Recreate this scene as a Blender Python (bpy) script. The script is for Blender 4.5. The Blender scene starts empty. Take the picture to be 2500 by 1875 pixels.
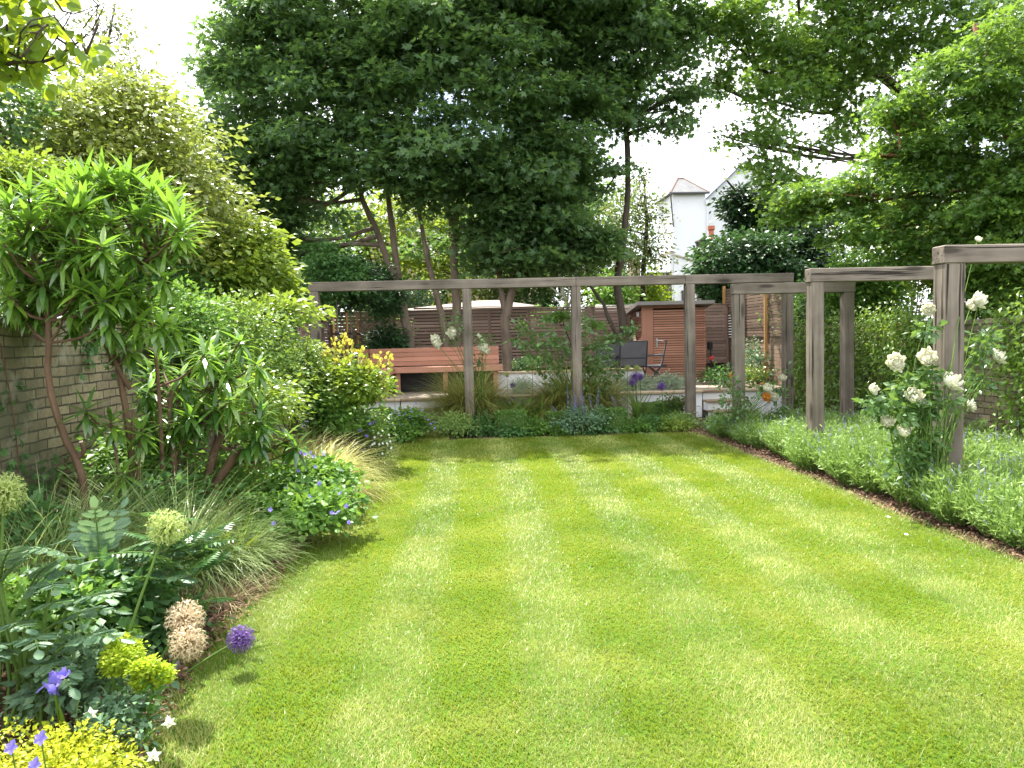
import bpy, math, random
import numpy as np
from mathutils import Vector

SC = bpy.context.scene
COL = SC.collection
rng = np.random.default_rng(11)
random.seed(11)

# ------------------------------------------------------------------ camera
F = 1850.0
def _cam():
    y, p, r = map(math.radians, (3.4, 3.46, 1.4))
    f = np.array([math.sin(y)*math.cos(p), math.cos(y)*math.cos(p), -math.sin(p)])
    r0 = np.array([math.cos(y), -math.sin(y), 0.0]); u0 = np.cross(r0, f)
    R = r0*math.cos(r)-u0*math.sin(r); U = u0*math.cos(r)+r0*math.sin(r)
    return np.array([0, 0, 1.55]), R, U, f
CC, CR, CU, CF = _cam()
def _ray(px, py): return CF+CR*(px-1250)/F+CU*(937.5-py)/F
def G(px, py, z=0.0):
    d = _ray(px, py); return CC+d*(z-CC[2])/d[2]
def P(px, py, Y):
    d = _ray(px, py); return CC+d*Y/d[1]

cam = bpy.data.cameras.new('camera'); co = bpy.data.objects.new('camera', cam); COL.objects.link(co)
from mathutils import Matrix
co.matrix_world = Matrix(((CR[0], CU[0], -CF[0], CC[0]), (CR[1], CU[1], -CF[1], CC[1]), (CR[2], CU[2], -CF[2], CC[2]), (0, 0, 0, 1)))
cam.sensor_width = 36; cam.lens = F/2500*36; cam.clip_start = 0.05; cam.clip_end = 2000
SC.camera = co

# ------------------------------------------------------------------ materials
MATS = {}
class NT:
    def __init__(s, name):
        s.m = bpy.data.materials.new(name); s.m.use_nodes = True
        s.t = s.m.node_tree; s.t.nodes.clear(); s.o = s.t.nodes.new('ShaderNodeOutputMaterial')
    def n(s, typ, **kw):
        nd = s.t.nodes.new(typ)
        for k, v in kw.items():
            if k.startswith('i_'):
                key = k[2:].replace('_', ' ')
                nd.inputs[key].default_value = v
            else: setattr(nd, k, v)
        return nd
    def l(s, a, b): s.t.links.new(a, b)
    def ramp(s, fac, stops, interp='LINEAR'):
        r = s.n('ShaderNodeValToRGB'); r.color_ramp.interpolation = interp
        e = r.color_ramp.elements
        while len(e) < len(stops): e.new(0.5)
        for i, (p, c) in enumerate(stops):
            e[i].position = p; e[i].color = (*c, 1) if len(c) == 3 else c
        s.l(fac, r.inputs[0]); return r.outputs[0]
    def coords(s, scale=(1, 1, 1), kind='Object'):
        tc = s.n('ShaderNodeTexCoord'); mp = s.n('ShaderNodeMapping'); mp.inputs['Scale'].default_value = scale
        s.l(tc.outputs[kind], mp.inputs[0]); return mp.outputs[0]
    def noise(s, vec, scale, detail=4, rough=0.55):
        n = s.n('ShaderNodeTexNoise'); n.inputs['Scale'].default_value = scale; n.inputs['Detail'].default_value = detail
        n.inputs['Roughness'].default_value = rough
        if vec is not None: s.l(vec, n.inputs['Vector'])
        return n.outputs[0]
    def mix(s, fac, a, b, mode='MIX'):
        m = s.n('ShaderNodeMix', data_type='RGBA', blend_type=mode)
        for sock, v in ((m.inputs['Factor'], fac), (m.inputs['A'], a), (m.inputs['B'], b)):
            pass
        ins = [i for i in m.inputs if i.enabled]
        for sock, v in zip((m.inputs[0], m.inputs[6], m.inputs[7]), (fac, a, b)):
            if hasattr(v, 'is_output'): s.l(v, sock)
            else: sock.default_value = v if isinstance(v, (int, float)) else (*v, 1)
        return m.outputs[2]
    def bump(s, h, strength=.3, dist=.01):
        b = s.n('ShaderNodeBump'); b.inputs['Strength'].default_value = strength; b.inputs['Distance'].default_value = dist
        s.l(h, b.inputs['Height']); return b.outputs[0]
    def pbsdf(s, col, rough=.7, spec=.3, normal=None, metal=0):
        p = s.n('ShaderNodeBsdfPrincipled')
        if hasattr(col, 'is_output'): s.l(col, p.inputs['Base Color'])
        else: p.inputs['Base Color'].default_value = (*col, 1)
        p.inputs['Roughness'].default_value = rough; p.inputs['Specular IOR Level'].default_value = spec
        p.inputs['Metallic'].default_value = metal
        if normal is not None: s.l(normal, p.inputs['Normal'])
        return p.outputs[0]
    def done(s, sh):
        s.l(sh, s.o.inputs['Surface']); MATS[s.m.name] = s.m; return s.m

def leafmat(name, cols, trans=.4, tcol=None, rough=.42, spec=.5, patch=.3):
    """leaf: colour differs leaf by leaf, light passes through"""
    t = NT(name)
    g = t.n('ShaderNodeNewGeometry')
    k = len(cols)
    c = t.ramp(g.outputs['Random Per Island'], [(i/max(1, k-1), cc) for i, cc in enumerate(cols)])
    nz = t.noise(t.coords(), 1.3, 2)
    c = t.mix(patch, c, t.ramp(nz, [(.35, tuple(v*.55 for v in cols[0])), (.65, tuple(min(1, v*1.35) for v in cols[-1]))]))
    p = t.pbsdf(c, rough, spec)
    tr = t.n('ShaderNodeBsdfTranslucent')
    tc = t.mix(.55, c, tcol or tuple(min(1, v*a) for v, a in zip(cols[-1], (2.2, 2.0, .9))))
    t.l(tc, tr.inputs[0])
    m = t.n('ShaderNodeMixShader'); m.inputs[0].default_value = trans
    t.l(p, m.inputs[1]); t.l(tr.outputs[0], m.inputs[2])
    return t.done(m.outputs[0])

leafmat('sycamore_leaf', [(.04, .09, .042), (.066, .14, .055), (.12, .21, .07)], .43, (.3, .5, .08), .45, .42)
leafmat('lit_tree_leaf', [(.042, .105, .026), (.08, .175, .034), (.14, .255, .048)], .42, (.36, .55, .05), .38, .6)
leafmat('far_leaf', [(.035, .085, .02), (.065, .135, .025), (.11, .19, .03)], .5, (.5, .6, .05), .5, .3)
leafmat('evergreen_leaf', [(.012, .035, .014), (.02, .055, .02), (.035, .085, .028)], .15, None, .35, .55)
leafmat('dark_laurel_leaf', [(.018, .055, .02), (.03, .085, .028), (.055, .125, .04)], .2, (.15, .32, .05), .38, .5)
leafmat('olive_leaf', [(.12, .17, .035), (.2, .25, .045), (.33, .37, .075)], .36, (.45, .55, .09), .27, .9)
leafmat('birch_leaf', [(.05, .09, .025), (.09, .13, .035), (.13, .17, .05)], .4, (.35, .42, .08), .45, .4)
leafmat('gold_leaf', [(.22, .32, .016), (.36, .44, .02), (.52, .54, .03)], .4, (.8, .75, .06), .45, .35)
leafmat('lime_leaf', [(.05, .12, .012), (.1, .2, .016), (.17, .28, .02)], .5, (.55, .65, .03), .4, .4)
leafmat('laurel_leaf', [(.07, .15, .025), (.14, .24, .035), (.27, .35, .045)], .38, (.45, .58, .05), .33, .6)
leafmat('spurge_leaf', [(.04, .11, .035), (.075, .18, .045), (.13, .26, .05), (.24, .36, .05)], .4, (.3, .55, .03), .24, 1.0)
leafmat('small_leaf', [(.06, .14, .03), (.11, .21, .042), (.19, .29, .06)], .36, (.36, .5, .06), .4, .4)
leafmat('bed_leaf', [(.06, .155, .03), (.1, .215, .042), (.16, .29, .055)], .36, (.3, .5, .05), .45, .3)
leafmat('deep_leaf', [(.038, .11, .035), (.065, .155, .045), (.1, .21, .06)], .32, (.2, .4, .06), .45, .3)
leafmat('glaucous_leaf', [(.075, .16, .095), (.11, .21, .12), (.17, .27, .14)], .28, (.3, .45, .16), .42, .35)
leafmat('fern_leaf', [(.035, .11, .035), (.06, .16, .05), (.10, .21, .06)], .33, (.3, .5, .08), .34, .7)
leafmat('sedge_leaf', [(.11, .21, .05), (.2, .31, .08), (.42, .5, .22)], .35, (.45, .5, .16), .38, .6)
leafmat('golden_grass_leaf', [(.2, .28, .04), (.44, .44, .11), (.68, .64, .32)], .45, (.75, .7, .22), .45, .4)
leafmat('fountain_leaf', [(.16, .22, .035), (.26, .3, .06), (.42, .4, .14)], .4, (.35, .32, .07), .5, .35)
leafmat('lavender_leaf', [(.13, .24, .055), (.2, .33, .075), (.3, .42, .12)], .34, (.34, .5, .1), .5, .4)
leafmat('silver_leaf', [(.2, .27, .18), (.28, .35, .24), (.38, .44, .31)], .25, (.5, .6, .35), .6, .3)
leafmat('box_leaf', [(.055, .135, .022), (.09, .19, .03), (.14, .25, .045)], .25, (.2, .35, .04), .4, .5)
leafmat('jasmine_leaf', [(.06, .14, .022), (.11, .22, .03), (.21, .33, .045)], .36, (.4, .55, .05), .33, .6)
leafmat('rose_leaf', [(.045, .12, .035), (.08, .175, .05), (.14, .25, .07)], .32, (.3, .45, .06), .32, .7)
leafmat('euphorbia_head', [(.26, .38, .02), (.37, .48, .03), (.47, .56, .06)], .5, (.65, .8, .05), .5, .3)
leafmat('peach_leaf', [(.36, .42, .03), (.5, .48, .05), (.6, .46, .14)], .45, (.75, .7, .1), .4, .5)
leafmat('straw', [(.3, .22, .1), (.42, .33, .17), (.5, .42, .25)], .25, (.5, .4, .2), .6, .2)
leafmat('lawn_blade', [(.064, .15, .009), (.108, .2, .011), (.165, .236, .014), (.225, .26, .026), (.38, .36, .13)], .32, (.42, .55, .015), .42, .3, .4)
leafmat('allium_purple', [(.10, .05, .21), (.17, .09, .32), (.27, .16, .43)], .3, (.32, .2, .55), .5, .3)
leafmat('allium_green', [(.26, .36, .09), (.36, .46, .14), (.5, .55, .22)], .35, (.6, .7, .2), .5, .3)
leafmat('allium_beige', [(.42, .34, .22), (.56, .44, .3), (.66, .56, .38)], .3, (.7, .55, .35), .55, .2)
leafmat('violet_petal', [(.16, .14, .55), (.22, .18, .65), (.32, .26, .75)], .35, (.4, .3, .8), .5, .3, .05)
leafmat('blue_spike', [(.2, .2, .4), (.28, .28, .5), (.36, .36, .58)], .3, (.4, .4, .6), .5, .3, .05)
leafmat('white_petal', [(.75, .76, .66), (.82, .82, .74), (.86, .86, .8)], .3, (.9, .88, .6), .5, .3, .03)
leafmat('cream_petal', [(.8, .79, .62), (.85, .85, .74), (.88, .88, .83)], .3, (.9, .85, .5), .5, .3, .03)
leafmat('orange_petal', [(.75, .3, .05), (.8, .4, .08), (.85, .5, .15)], .3, (.9, .5, .1), .5, .3, .05)
leafmat('pink_petal', [(.5, .25, .42), (.6, .36, .5), (.7, .48, .58)], .3, (.7, .5, .6), .5, .3, .05)

def grainmat(name, axis, c0, c1, c2, rough=.75, island=.0, crack=True):
    t = NT(name)
    sc = [14, 14, 14]; sc[axis] = .7
    v = t.coords(tuple(sc))
    oi = t.n('ShaderNodeObjectInfo')
    vv = t.n('ShaderNodeVectorMath', operation='ADD'); t.l(v, vv.inputs[0])
    mm = t.n('ShaderNodeMath', operation='MULTIPLY'); mm.inputs[1].default_value = 37; t.l(oi.outputs['Random'], mm.inputs[0]); t.l(mm.outputs[0], vv.inputs[1])
    n1 = t.noise(vv.outputs[0], 1.0, 6, .65)
    c = t.ramp(n1, [(.3, c0), (.5, c1), (.7, c2)])
    n2 = t.noise(t.coords((2, 2, 2)), 1.2, 3)
    c = t.mix(.45, c, t.ramp(n2, [(.3, c0), (.7, c2)]))
    if crack:
        sc2 = [40, 40, 40]; sc2[axis] = .9
        vv2 = t.n('ShaderNodeVectorMath', operation='ADD'); t.l(t.coords(tuple(sc2)), vv2.inputs[0]); t.l(mm.outputs[0], vv2.inputs[1])
        n3 = t.noise(vv2.outputs[0], .6, 3, .6)
        f = t.ramp(n3, [(.36, (1, 1, 1)), (.40, (0, 0, 0))])
        c = t.mix(f, c, tuple(v*.35 for v in c0))
        sc3 = [7, 7, 7]; sc3[axis] = 1.6
        vk = t.n('ShaderNodeVectorMath', operation='ADD'); t.l(t.coords(tuple(sc3)), vk.inputs[0]); t.l(mm.outputs[0], vk.inputs[1])
        vo = t.n('ShaderNodeTexVoronoi'); vo.inputs['Scale'].default_value = .8; t.l(vk.outputs[0], vo.inputs['Vector'])
        c = t.mix(t.ramp(vo.outputs['Distance'], [(.1, (.75, .75, .75)), (.2, (0, 0, 0))]), c, tuple(v*.3 for v in c0))
    if island:
        g = t.n('ShaderNodeNewGeometry')
        c = t.mix(island, c, t.ramp(g.outputs['Random Per Island'], [(0, tuple(v*.45 for v in c0)), (.5, c1), (1, tuple(min(1, v*1.35) for v in c2))]))
    return t.done(t.pbsdf(c, rough, .25, t.bump(n1, .35, .004)))
OAK = ((.07, .055, .045), (.165, .135, .112), (.29, .245, .205))
for ax, nm in enumerate('xyz'):
    grainmat('oak_'+nm, ax, *OAK)
    grainmat('cedar_'+nm, ax, (.23, .10, .065), (.32, .15, .1), (.40, .20, .14), .6, .4, False)
    grainmat('fence_'+nm, ax, (.185, .122, .098), (.268, .182, .148), (.355, .252, .21), .75, .45, False)
    grainmat('stake_'+nm, ax, (.3, .16, .06), (.4, .22, .085), (.48, .28, .12), .7, 0, False)
grainmat('trellis_shaded_y', 1, (.10, .065, .05), (.155, .1, .075), (.21, .14, .105), .75, .45, False)  # darker copy of the fence tones: the trellis's shade is put into the colour
for ax, nm in enumerate('xyz'): grainmat('bench_'+nm, ax, (.36, .165, .11), (.46, .225, .15), (.55, .29, .2), .55, .25, False)
grainmat('cedar_bright', 0, (.27, .125, .08), (.35, .17, .112), (.42, .22, .15), .55, .35, False)
grainmat('deck_board', 0, (.24, .19, .15), (.32, .26, .2), (.4, .33, .26), .7, .4, False)
grainmat('sandstone', 0, (.36, .27, .17), (.45, .35, .23), (.52, .42, .29), .8, 0, False)
grainmat('tread_wood', 0, (.2, .14, .09), (.28, .2, .13), (.36, .27, .18), .7, .2, False)

def barkmat(name, c0, c1, c2):
    t = NT(name)
    n = t.noise(t.coords((9, 9, 2.2)), 1.6, 6, .65)
    c = t.ramp(n, [(.3, c0), (.52, c1), (.72, c2)])
    n2 = t.noise(t.coords(), 1.7, 3)
    c = t.mix(.35, c, t.ramp(n2, [(.35, c0), (.65, c2)]))
    return t.done(t.pbsdf(c, .85, .2, t.bump(n, .6, .02)))
barkmat('sycamore_bark', (.09, .07, .05), (.17, .13, .10), (.26, .2, .155))
barkmat('dark_bark', (.035, .028, .022), (.07, .055, .042), (.11, .085, .065))
barkmat('red_bark', (.12, .05, .03), (.2, .085, .05), (.28, .13, .08))
barkmat('brown_stem', (.07, .042, .026), (.13, .08, .05), (.2, .13, .085))
barkmat('white_bark', (.45, .42, .38), (.62, .6, .56), (.72, .7, .66))
barkmat('cut_wood', (.55, .42, .27), (.65, .52, .36), (.72, .6, .44))
barkmat('green_stem', (.06, .12, .025), (.1, .18, .035), (.16, .25, .05))

def brickmat(name, axu, cA, cB, cM, dirt):
    t = NT(name)
    tc = t.n('ShaderNodeTexCoord'); sp = t.n('ShaderNodeSeparateXYZ'); t.l(tc.outputs['Object'], sp.inputs[0])
    cb = t.n('ShaderNodeCombineXYZ'); t.l(sp.outputs[axu], cb.inputs[0]); t.l(sp.outputs[2], cb.inputs[1])
    wob = t.noise(tc.outputs['Object'], 2.5, 2)
    vm = t.n('ShaderNodeVectorMath', operation='MULTIPLY_ADD'); t.l(wob, vm.inputs[0]); vm.inputs[1].default_value = (.05, .045, 0); t.l(cb.outputs[0], vm.inputs[2])
    b = t.n('ShaderNodeTexBrick'); t.l(vm.outputs[0], b.inputs['Vector'])
    for k, v in (('Scale', 1), ('Mortar Size', .007), ('Mortar Smooth', .2), ('Bias', -.1), ('Brick Width', .225), ('Row Height', .076)): b.inputs[k].default_value = v
    b.offset_frequency = 2
    b.inputs['Color1'].default_value = (*cA, 1); b.inputs['Color2'].default_value = (*cB, 1); b.inputs['Mortar'].default_value = (*cM, 1)
    n1 = t.noise(tc.outputs['Object'], 26, 5, .7)
    c = t.mix(.5, b.outputs[0], t.ramp(n1, [(.3, (.25, .25, .25)), (.7, (1.0, .95, .9))]), 'MULTIPLY')
    n2 = t.noise(tc.outputs['Object'], 1.3, 5, .6)
    c = t.mix(t.ramp(n2, [(.42, (0, 0, 0)), (.62, (.8, .8, .8))]), c, dirt)
    n4 = t.noise(tc.outputs['Object'], 4.5, 3, .6)
    c = t.mix(t.ramp(n4, [(.55, (0, 0, 0)), (.7, (.55, .55, .55))]), c, (.40, .37, .29))
    h = t.n('ShaderNodeMath', operation='SUBTRACT'); t.l(n1, h.inputs[0]); t.l(b.outputs[1], h.inputs[1])
    return t.done(t.pbsdf(c, .9, .15, t.bump(h.outputs[0], .7, .012)))
brickmat('stock_brick_y', 1, (.47, .39, .26), (.25, .2, .135), (.1, .09, .075), (.11, .115, .07))
brickmat('pink_brick_y', 1, (.42, .27, .19), (.25, .16, .12), (.12, .1, .085), (.2, .16, .12))
brickmat('house_brick_x', 0, (.45, .33, .25), (.36, .25, .19), (.4, .35, .3), (.3, .24, .19))
brickmat('dark_brick_x', 0, (.07, .06, .055), (.045, .04, .038), (.1, .09, .08), (.03, .03, .03))

def plain(name, col, rough=.7, spec=.3, metal=0, var=.25, scale=3.0, bump=.0):
    t = NT(name)
    n = t.noise(t.coords(), scale, 5, .6)
    c = t.mix(1.0, tuple(col), t.ramp(n, [(.3, (1-var,)*3), (.7, (1+var*.3,)*3)]), 'MULTIPLY')
    return t.done(t.pbsdf(c, rough, spec, t.bump(n, bump, .01) if bump else None, metal))
plain('white_render', (.8, .8, .81), .8, .2, 0, .14, 1.6, .1)
plain('house_render', (.62, .63, .66), .85, .2, 0, .06, .5, .05)
plain('slate', (.12, .12, .125), .6, .4, 0, .4, 2.0, .2)
plain('slate_blue', (.16, .18, .22), .5, .4, 0, .3, 1.0, .1)
plain('ridge_tile', (.23, .15, .125), .8, .2, 0, .3, 4)
plain('terracotta', (.42, .13, .07), .7, .3, 0, .3, 5)
plain('window_glass', (.02, .025, .03), .12, .6, 0, .2)
plain('dark_frame', (.03, .03, .035), .4, .5, 0, .2)
plain('sling_fabric', (.13, .125, .14), .75, .2, 0, .15, 8)
plain('sling_pale', (.3, .32, .36), .7, .2, 0, .1, 8)
plain('steel', (.55, .55, .56), .3, .5, 1, .1)
plain('roof_felt', (.3, .25, .22), .75, .3, 0, .2, 2)
plain('roof_sheet', (.74, .72, .68), .6, .4, 0, .1, 2)
plain('roof_edge', (.2, .18, .17), .6, .4, 0, .2, 2)
plain('black_board', (.02, .02, .024), .5, .4, 0, .3)
plain('red_plastic', (.6, .03, .02), .4, .5)
plain('pale_wood', (.6, .43, .3), .7, .2, 0, .3, 8)
plain('coping', (.36, .3, .24), .85, .2, 0, .3, 4, .2)
plain('edging', (.22, .21, .22), .6, .4, 0, .3, 5)
plain('stamen', (.35, .4, .06), .6, .3, 0, .3, 60)
def soilmat():
    t = NT('soil_earth'); v = t.coords()
    n = t.noise(v, 28, 6, .7)
    c = t.ramp(n, [(.3, (.035, .022, .015)), (.5, (.085, .055, .036)), (.72, (.17, .115, .075))])
    return t.done(t.pbsdf(c, .95, .1, t.bump(n, 1, .03)))
soilmat()
leafmat('wood_chip', [(.1, .055, .035), (.2, .12, .075), (.34, .22, .15)], .0, None, .9, .15)
def lawnmat():
    t = NT('lawn_turf'); v = t.coords()
    n = t.noise(v, 60, 5, .7); n2 = t.noise(v, 1.6, 4, .6)
    c = t.ramp(n, [(.3, (.035, .075, .01)), (.55, (.085, .16, .014)), (.75, (.17, .2, .03))])
    c = t.mix(t.ramp(n2, [(.5, (0, 0, 0)), (.72, (.5, .5, .5))]), c, (.24, .23, .05))
    return t.done(t.pbsdf(c, .9, .1, t.bump(n, .8, .02)))
lawnmat()
def groundmat():
    t = NT('ground_mixed'); v = t.coords()
    n = t.noise(v, 1.5, 5, .7)
    c = t.ramp(n, [(.35, (.04, .06, .02)), (.65, (.1, .09, .05))])
    return t.done(t.pbsdf(c, .95, .1))
groundmat()

# ------------------------------------------------------------------ mesh builder
class B:
    def __init__(s): s.V = []; s.Fs = []; s.n = 0
    def add(s, V, Fa, mi=0):
        V = np.asarray(V, float).reshape(-1, 3)
        if isinstance(Fa, np.ndarray): s.Fs.append((Fa+s.n, mi))
        else:
            by = {}
            for f in Fa: by.setdefault(len(f), []).append(f)
            for k, fl in by.items(): s.Fs.append((np.array(fl, int)+s.n, mi))
        s.V.append(V); s.n += len(V); return s
    def build(s, name, mats, parent=None, smooth=False, loc=None):
        me = bpy.data.meshes.new(name)
        if isinstance(mats, str): mats = [mats]
        for m in mats: me.materials.append(MATS[m])
        V = np.concatenate(s.V) if s.V else np.zeros((0, 3))
        off = np.zeros(3)
        p = parent
        while p is not None: off += np.array(p.location); p = p.parent
        if loc is not None: off += np.array(loc)
        V = V-off
        me.vertices.add(len(V)); me.vertices.foreach_set('co', V.astype(np.float32).ravel())
        loops = np.concatenate([f.ravel() for f, _ in s.Fs]); tot = np.concatenate([np.full(len(f), f.shape[1]) for f, _ in s.Fs])
        mi = np.concatenate([np.full(len(f), m) for f, m in s.Fs])
        me.loops.add(len(loops)); me.loops.foreach_set('vertex_index', loops.astype(np.int32))
        me.polygons.add(len(tot)); st = np.concatenate([[0], np.cumsum(tot)[:-1]])
        me.polygons.foreach_set('loop_start', st.astype(np.int32)); me.polygons.foreach_set('material_index', mi.astype(np.int32))
        me.polygons.foreach_set('use_smooth', np.full(len(tot), bool(smooth)))
        me.update(calc_edges=True)
        o = bpy.data.objects.new(name, me); COL.objects.link(o)
        if parent is not None: o.parent = parent
        if loc is not None: o.location = loc
        return o
    # shapes
    def box(s, x0, x1, y0, y1, z0, z1, b=.0, mi=0, M=None):
        c = np.array([(x0+x1)/2, (y0+y1)/2, (z0+z1)/2]); h = np.array([abs(x1-x0), abs(y1-y0), abs(z1-z0)])/2
        if b <= 0:
            sg = np.array([(-1, -1, -1), (1, -1, -1), (1, 1, -1), (-1, 1, -1), (-1, -1, 1), (1, -1, 1), (1, 1, 1), (-1, 1, 1)])
            V = sg*h; Fa = [(0, 3, 2, 1), (4, 5, 6, 7), (0, 1, 5, 4), (1, 2, 6, 5), (2, 3, 7, 6), (3, 0, 4, 7)]
        else:
            b = min(b, h.min()*.9)
            V = []; idx = {}
            for sx in (-1, 1):
                for sy in (-1, 1):
                    for sz in (-1, 1):
                        for a in range(3):
                            v = np.array([sx, sy, sz])*(h-b); v[a] = (sx, sy, sz)[a]*h[a]
                            idx[(sx, sy, sz, a)] = len(V); V.append(v)
            V = np.array(V); Fa = []
            def q(l):
                pts = V[l]; n = np.cross(pts[1]-pts[0], pts[2]-pts[0])
                Fa.append(tuple(l) if n @ pts.mean(0) > 0 else tuple(l[::-1]))
            for a in range(3):
                o = [i for i in range(3) if i != a]
                for sa in (-1, 1):
                    l = []
                    for (u, w) in ((-1, -1), (1, -1), (1, 1), (-1, 1)):
                        k = [0, 0, 0]; k[a] = sa; k[o[0]] = u; k[o[1]] = w; l.append(idx[(*k, a)])
                    q(l)
                for u in (-1, 1):
                    for w in (-1, 1):
                        k0 = [0, 0, 0]; k1 = [0, 0, 0]; k0[a] = -1; k1[a] = 1
                        for k in (k0, k1): k[o[0]] = u; k[o[1]] = w
                        q([idx[(*k0, o[0])], idx[(*k1, o[0])], idx[(*k1, o[1])], idx[(*k0, o[1])]])
            for sx in (-1, 1):
                for sy in (-1, 1):
                    for sz in (-1, 1): q([idx[(sx, sy, sz, 0)], idx[(sx, sy, sz, 1)], idx[(sx, sy, sz, 2)]])
        if M is not None: V = V @ np.asarray(M).T
        return s.add(V+c, Fa, mi)
    def beam(s, p0, p1, w, h, b=.0, mi=0, up=(0, 0, 1)):
        p0 = np.array(p0, float); p1 = np.array(p1, float); d = p1-p0; L = np.linalg.norm(d); y = d/L
        x = np.cross(y, up); x /= np.linalg.norm(x); z = np.cross(x, y); c = (p0+p1)/2
        M = np.column_stack([x, y, z])
        t = B(); t.box(-w/2, w/2, -L/2, L/2, -h/2, h/2, b)
        V = t.V[0] @ M.T + c
        for f, _ in t.Fs: s.Fs.append((f+s.n, mi))
        s.V.append(V); s.n += len(V); return s
    def tube(s, pts, radii, k=8, mi=0, cap=True, capmi=None):
        pts = np.asarray(pts, float); n = len(pts); radii = np.broadcast_to(np.asarray(radii, float), (n,))
        T = np.gradient(pts, axis=0); T /= np.linalg.norm(T, axis=1)[:, None]+1e-9
        a = np.array([1., 0, 0]) if abs(T[0][0]) < .8 else np.array([0, 1., 0])
        N = np.cross(T[0], a); N /= np.linalg.norm(N); V = []
        ang = np.linspace(0, 2*np.pi, k, endpoint=False)
        for i in range(n):
            N = N-T[i]*(N @ T[i]); N /= np.linalg.norm(N); Bn = np.cross(T[i], N)
            V.append(pts[i]+radii[i]*(np.cos(ang)[:, None]*N+np.sin(ang)[:, None]*Bn))
        V = np.concatenate(V); i = np.arange(n-1)[:, None]*k; j = np.arange(k)[None]; j2 = (j+1) % k
        Fq = np.stack([i+j, i+j2, i+k+j2, i+k+j], -1).reshape(-1, 4)
        s.add(V, Fq, mi)
        if cap:
            base = s.n-n*k
            s.Fs.append((np.array([list(range(base+(n-1)*k, base+n*k))]), mi if capmi is None else capmi))
            s.Fs.append((np.array([list(range(base, base+k))[::-1]]), mi))
        return s
    def poly_prism(s, poly, z0, z1, mi=0):
        n = len(poly); V = [(x, y, z0) for x, y in poly]+[(x, y, z1) for x, y in poly]
        s.add(V, [tuple(range(n))[::-1], tuple(range(n, 2*n))]+[(i, (i+1) % n, n+(i+1) % n, n+i) for i in range(n)], mi); return s

def smooth_path(pts, n=10):
    pts = np.asarray(pts, float); m = len(pts)
    if m < 3: return pts[0]+(pts[-1]-pts[0])*np.linspace(0, 1, n)[:, None]
    out = []; t = np.linspace(0, m-1, n)
    ext = np.vstack([2*pts[0]-pts[1], pts, 2*pts[-1]-pts[-2]])
    for u in t:
        i = min(int(u), m-2); f = u-i; p0, p1, p2, p3 = ext[i:i+4]
        out.append(.5*((2*p1)+(-p0+p2)*f+(2*p0-5*p1+4*p2-p3)*f*f+(-p0+3*p1-3*p2+p3)*f**3))
    return np.array(out)

def thing(name, label, cat, loc, group=None):
    o = bpy.data.objects.new(name, None); COL.objects.link(o); o.location = tuple(float(v) for v in loc)
    o.empty_display_size = .1
    return tag(o, label, cat, group)
def tag(o, label, cat, group=None):
    o['label'] = label; o['category'] = cat
    if group: o['group'] = group
    return o
def struct(o): o['kind'] = 'structure'; return o
def stuff(o): o['kind'] = 'stuff'; return o
def copy_tree(o, loc=None, rz=None, sc=None, label=None, parent=None):
    c = o.copy(); COL.objects.link(c)
    if parent is not None: c.parent = parent
    for ch in list(o.children): copy_tree(ch, parent=c)
    if loc is not None: c.location = tuple(float(v) for v in loc)
    if rz is not None: c.rotation_euler[2] = rz
    if sc is not None: c.scale = (sc,)*3 if isinstance(sc, (int, float)) else sc
    if label: c['label'] = label
    return c

# ------------------------------------------------------------------ leaves
def unit(v): return v/(np.linalg.norm(v, axis=-1, keepdims=True)+1e-9)
OVAL = (np.array([(0, 0, 0), (.3, .42, .07), (0, .45, 0), (-.3, .42, .07), (0, 1, -.08)]), np.array([(0, 1, 2), (0, 2, 3), (1, 4, 2), (2, 4, 3)]))
ROUND = (np.array([(0, 0, 0), (.38, .28, .06), (.4, .66, .06), (0, .5, 0), (-.38, .28, .06), (-.4, .66, .06), (0, 1, -.05)]),
         np.array([(0, 1, 3), (1, 2, 3), (2, 6, 3), (6, 5, 3), (5, 4, 3), (4, 0, 3)]))
NARROW = (np.array([(0, 0, 0), (.13, .4, .03), (-.13, .4, .03), (0, 1, -.1)]), np.array([(0, 1, 2), (1, 3, 2)]))
def _maple():
    pts = [(0, 0)]
    for a, r in ((-60, .42), (-95, .62), (-50, .45), (-38, .85), (-18, .5), (0, 1.0), (18, .5), (38, .85), (50, .45), (95, .62), (60, .42)):
        t = math.radians(a); pts.append((math.sin(t)*r*.95, .12+math.cos(t)*r*.9))
    V = [(0, .4, 0)]+[(x, y, .10*abs(x)-.08*max(0, y-.5)) for x, y in pts]
    n = len(pts); return np.array(V), np.array([(0, 1+(i+1) % n, 1+i) for i in range(n)])
MAPLE = _maple()
def place(b, tmpl, pos, yd, zd, size, mi=0):
    tV, tF = tmpl; n = len(pos); y = unit(yd); x = unit(np.cross(y, zd)); z = np.cross(x, y)
    sz = np.broadcast_to(np.asarray(size, float), (n,))[:, None, None]
    V = (tV[None, :, 0:1]*x[:, None]+tV[None, :, 1:2]*y[:, None]+tV[None, :, 2:3]*z[:, None])*sz+pos[:, None]
    Fa = tF[None]+(np.arange(n)*len(tV))[:, None, None]
    b.add(V.reshape(-1, 3), Fa.reshape(-1, tF.shape[1]), mi); return b
def rdir(n, r=None):
    return unit((r or rng).normal(size=(n, 3)))

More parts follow.
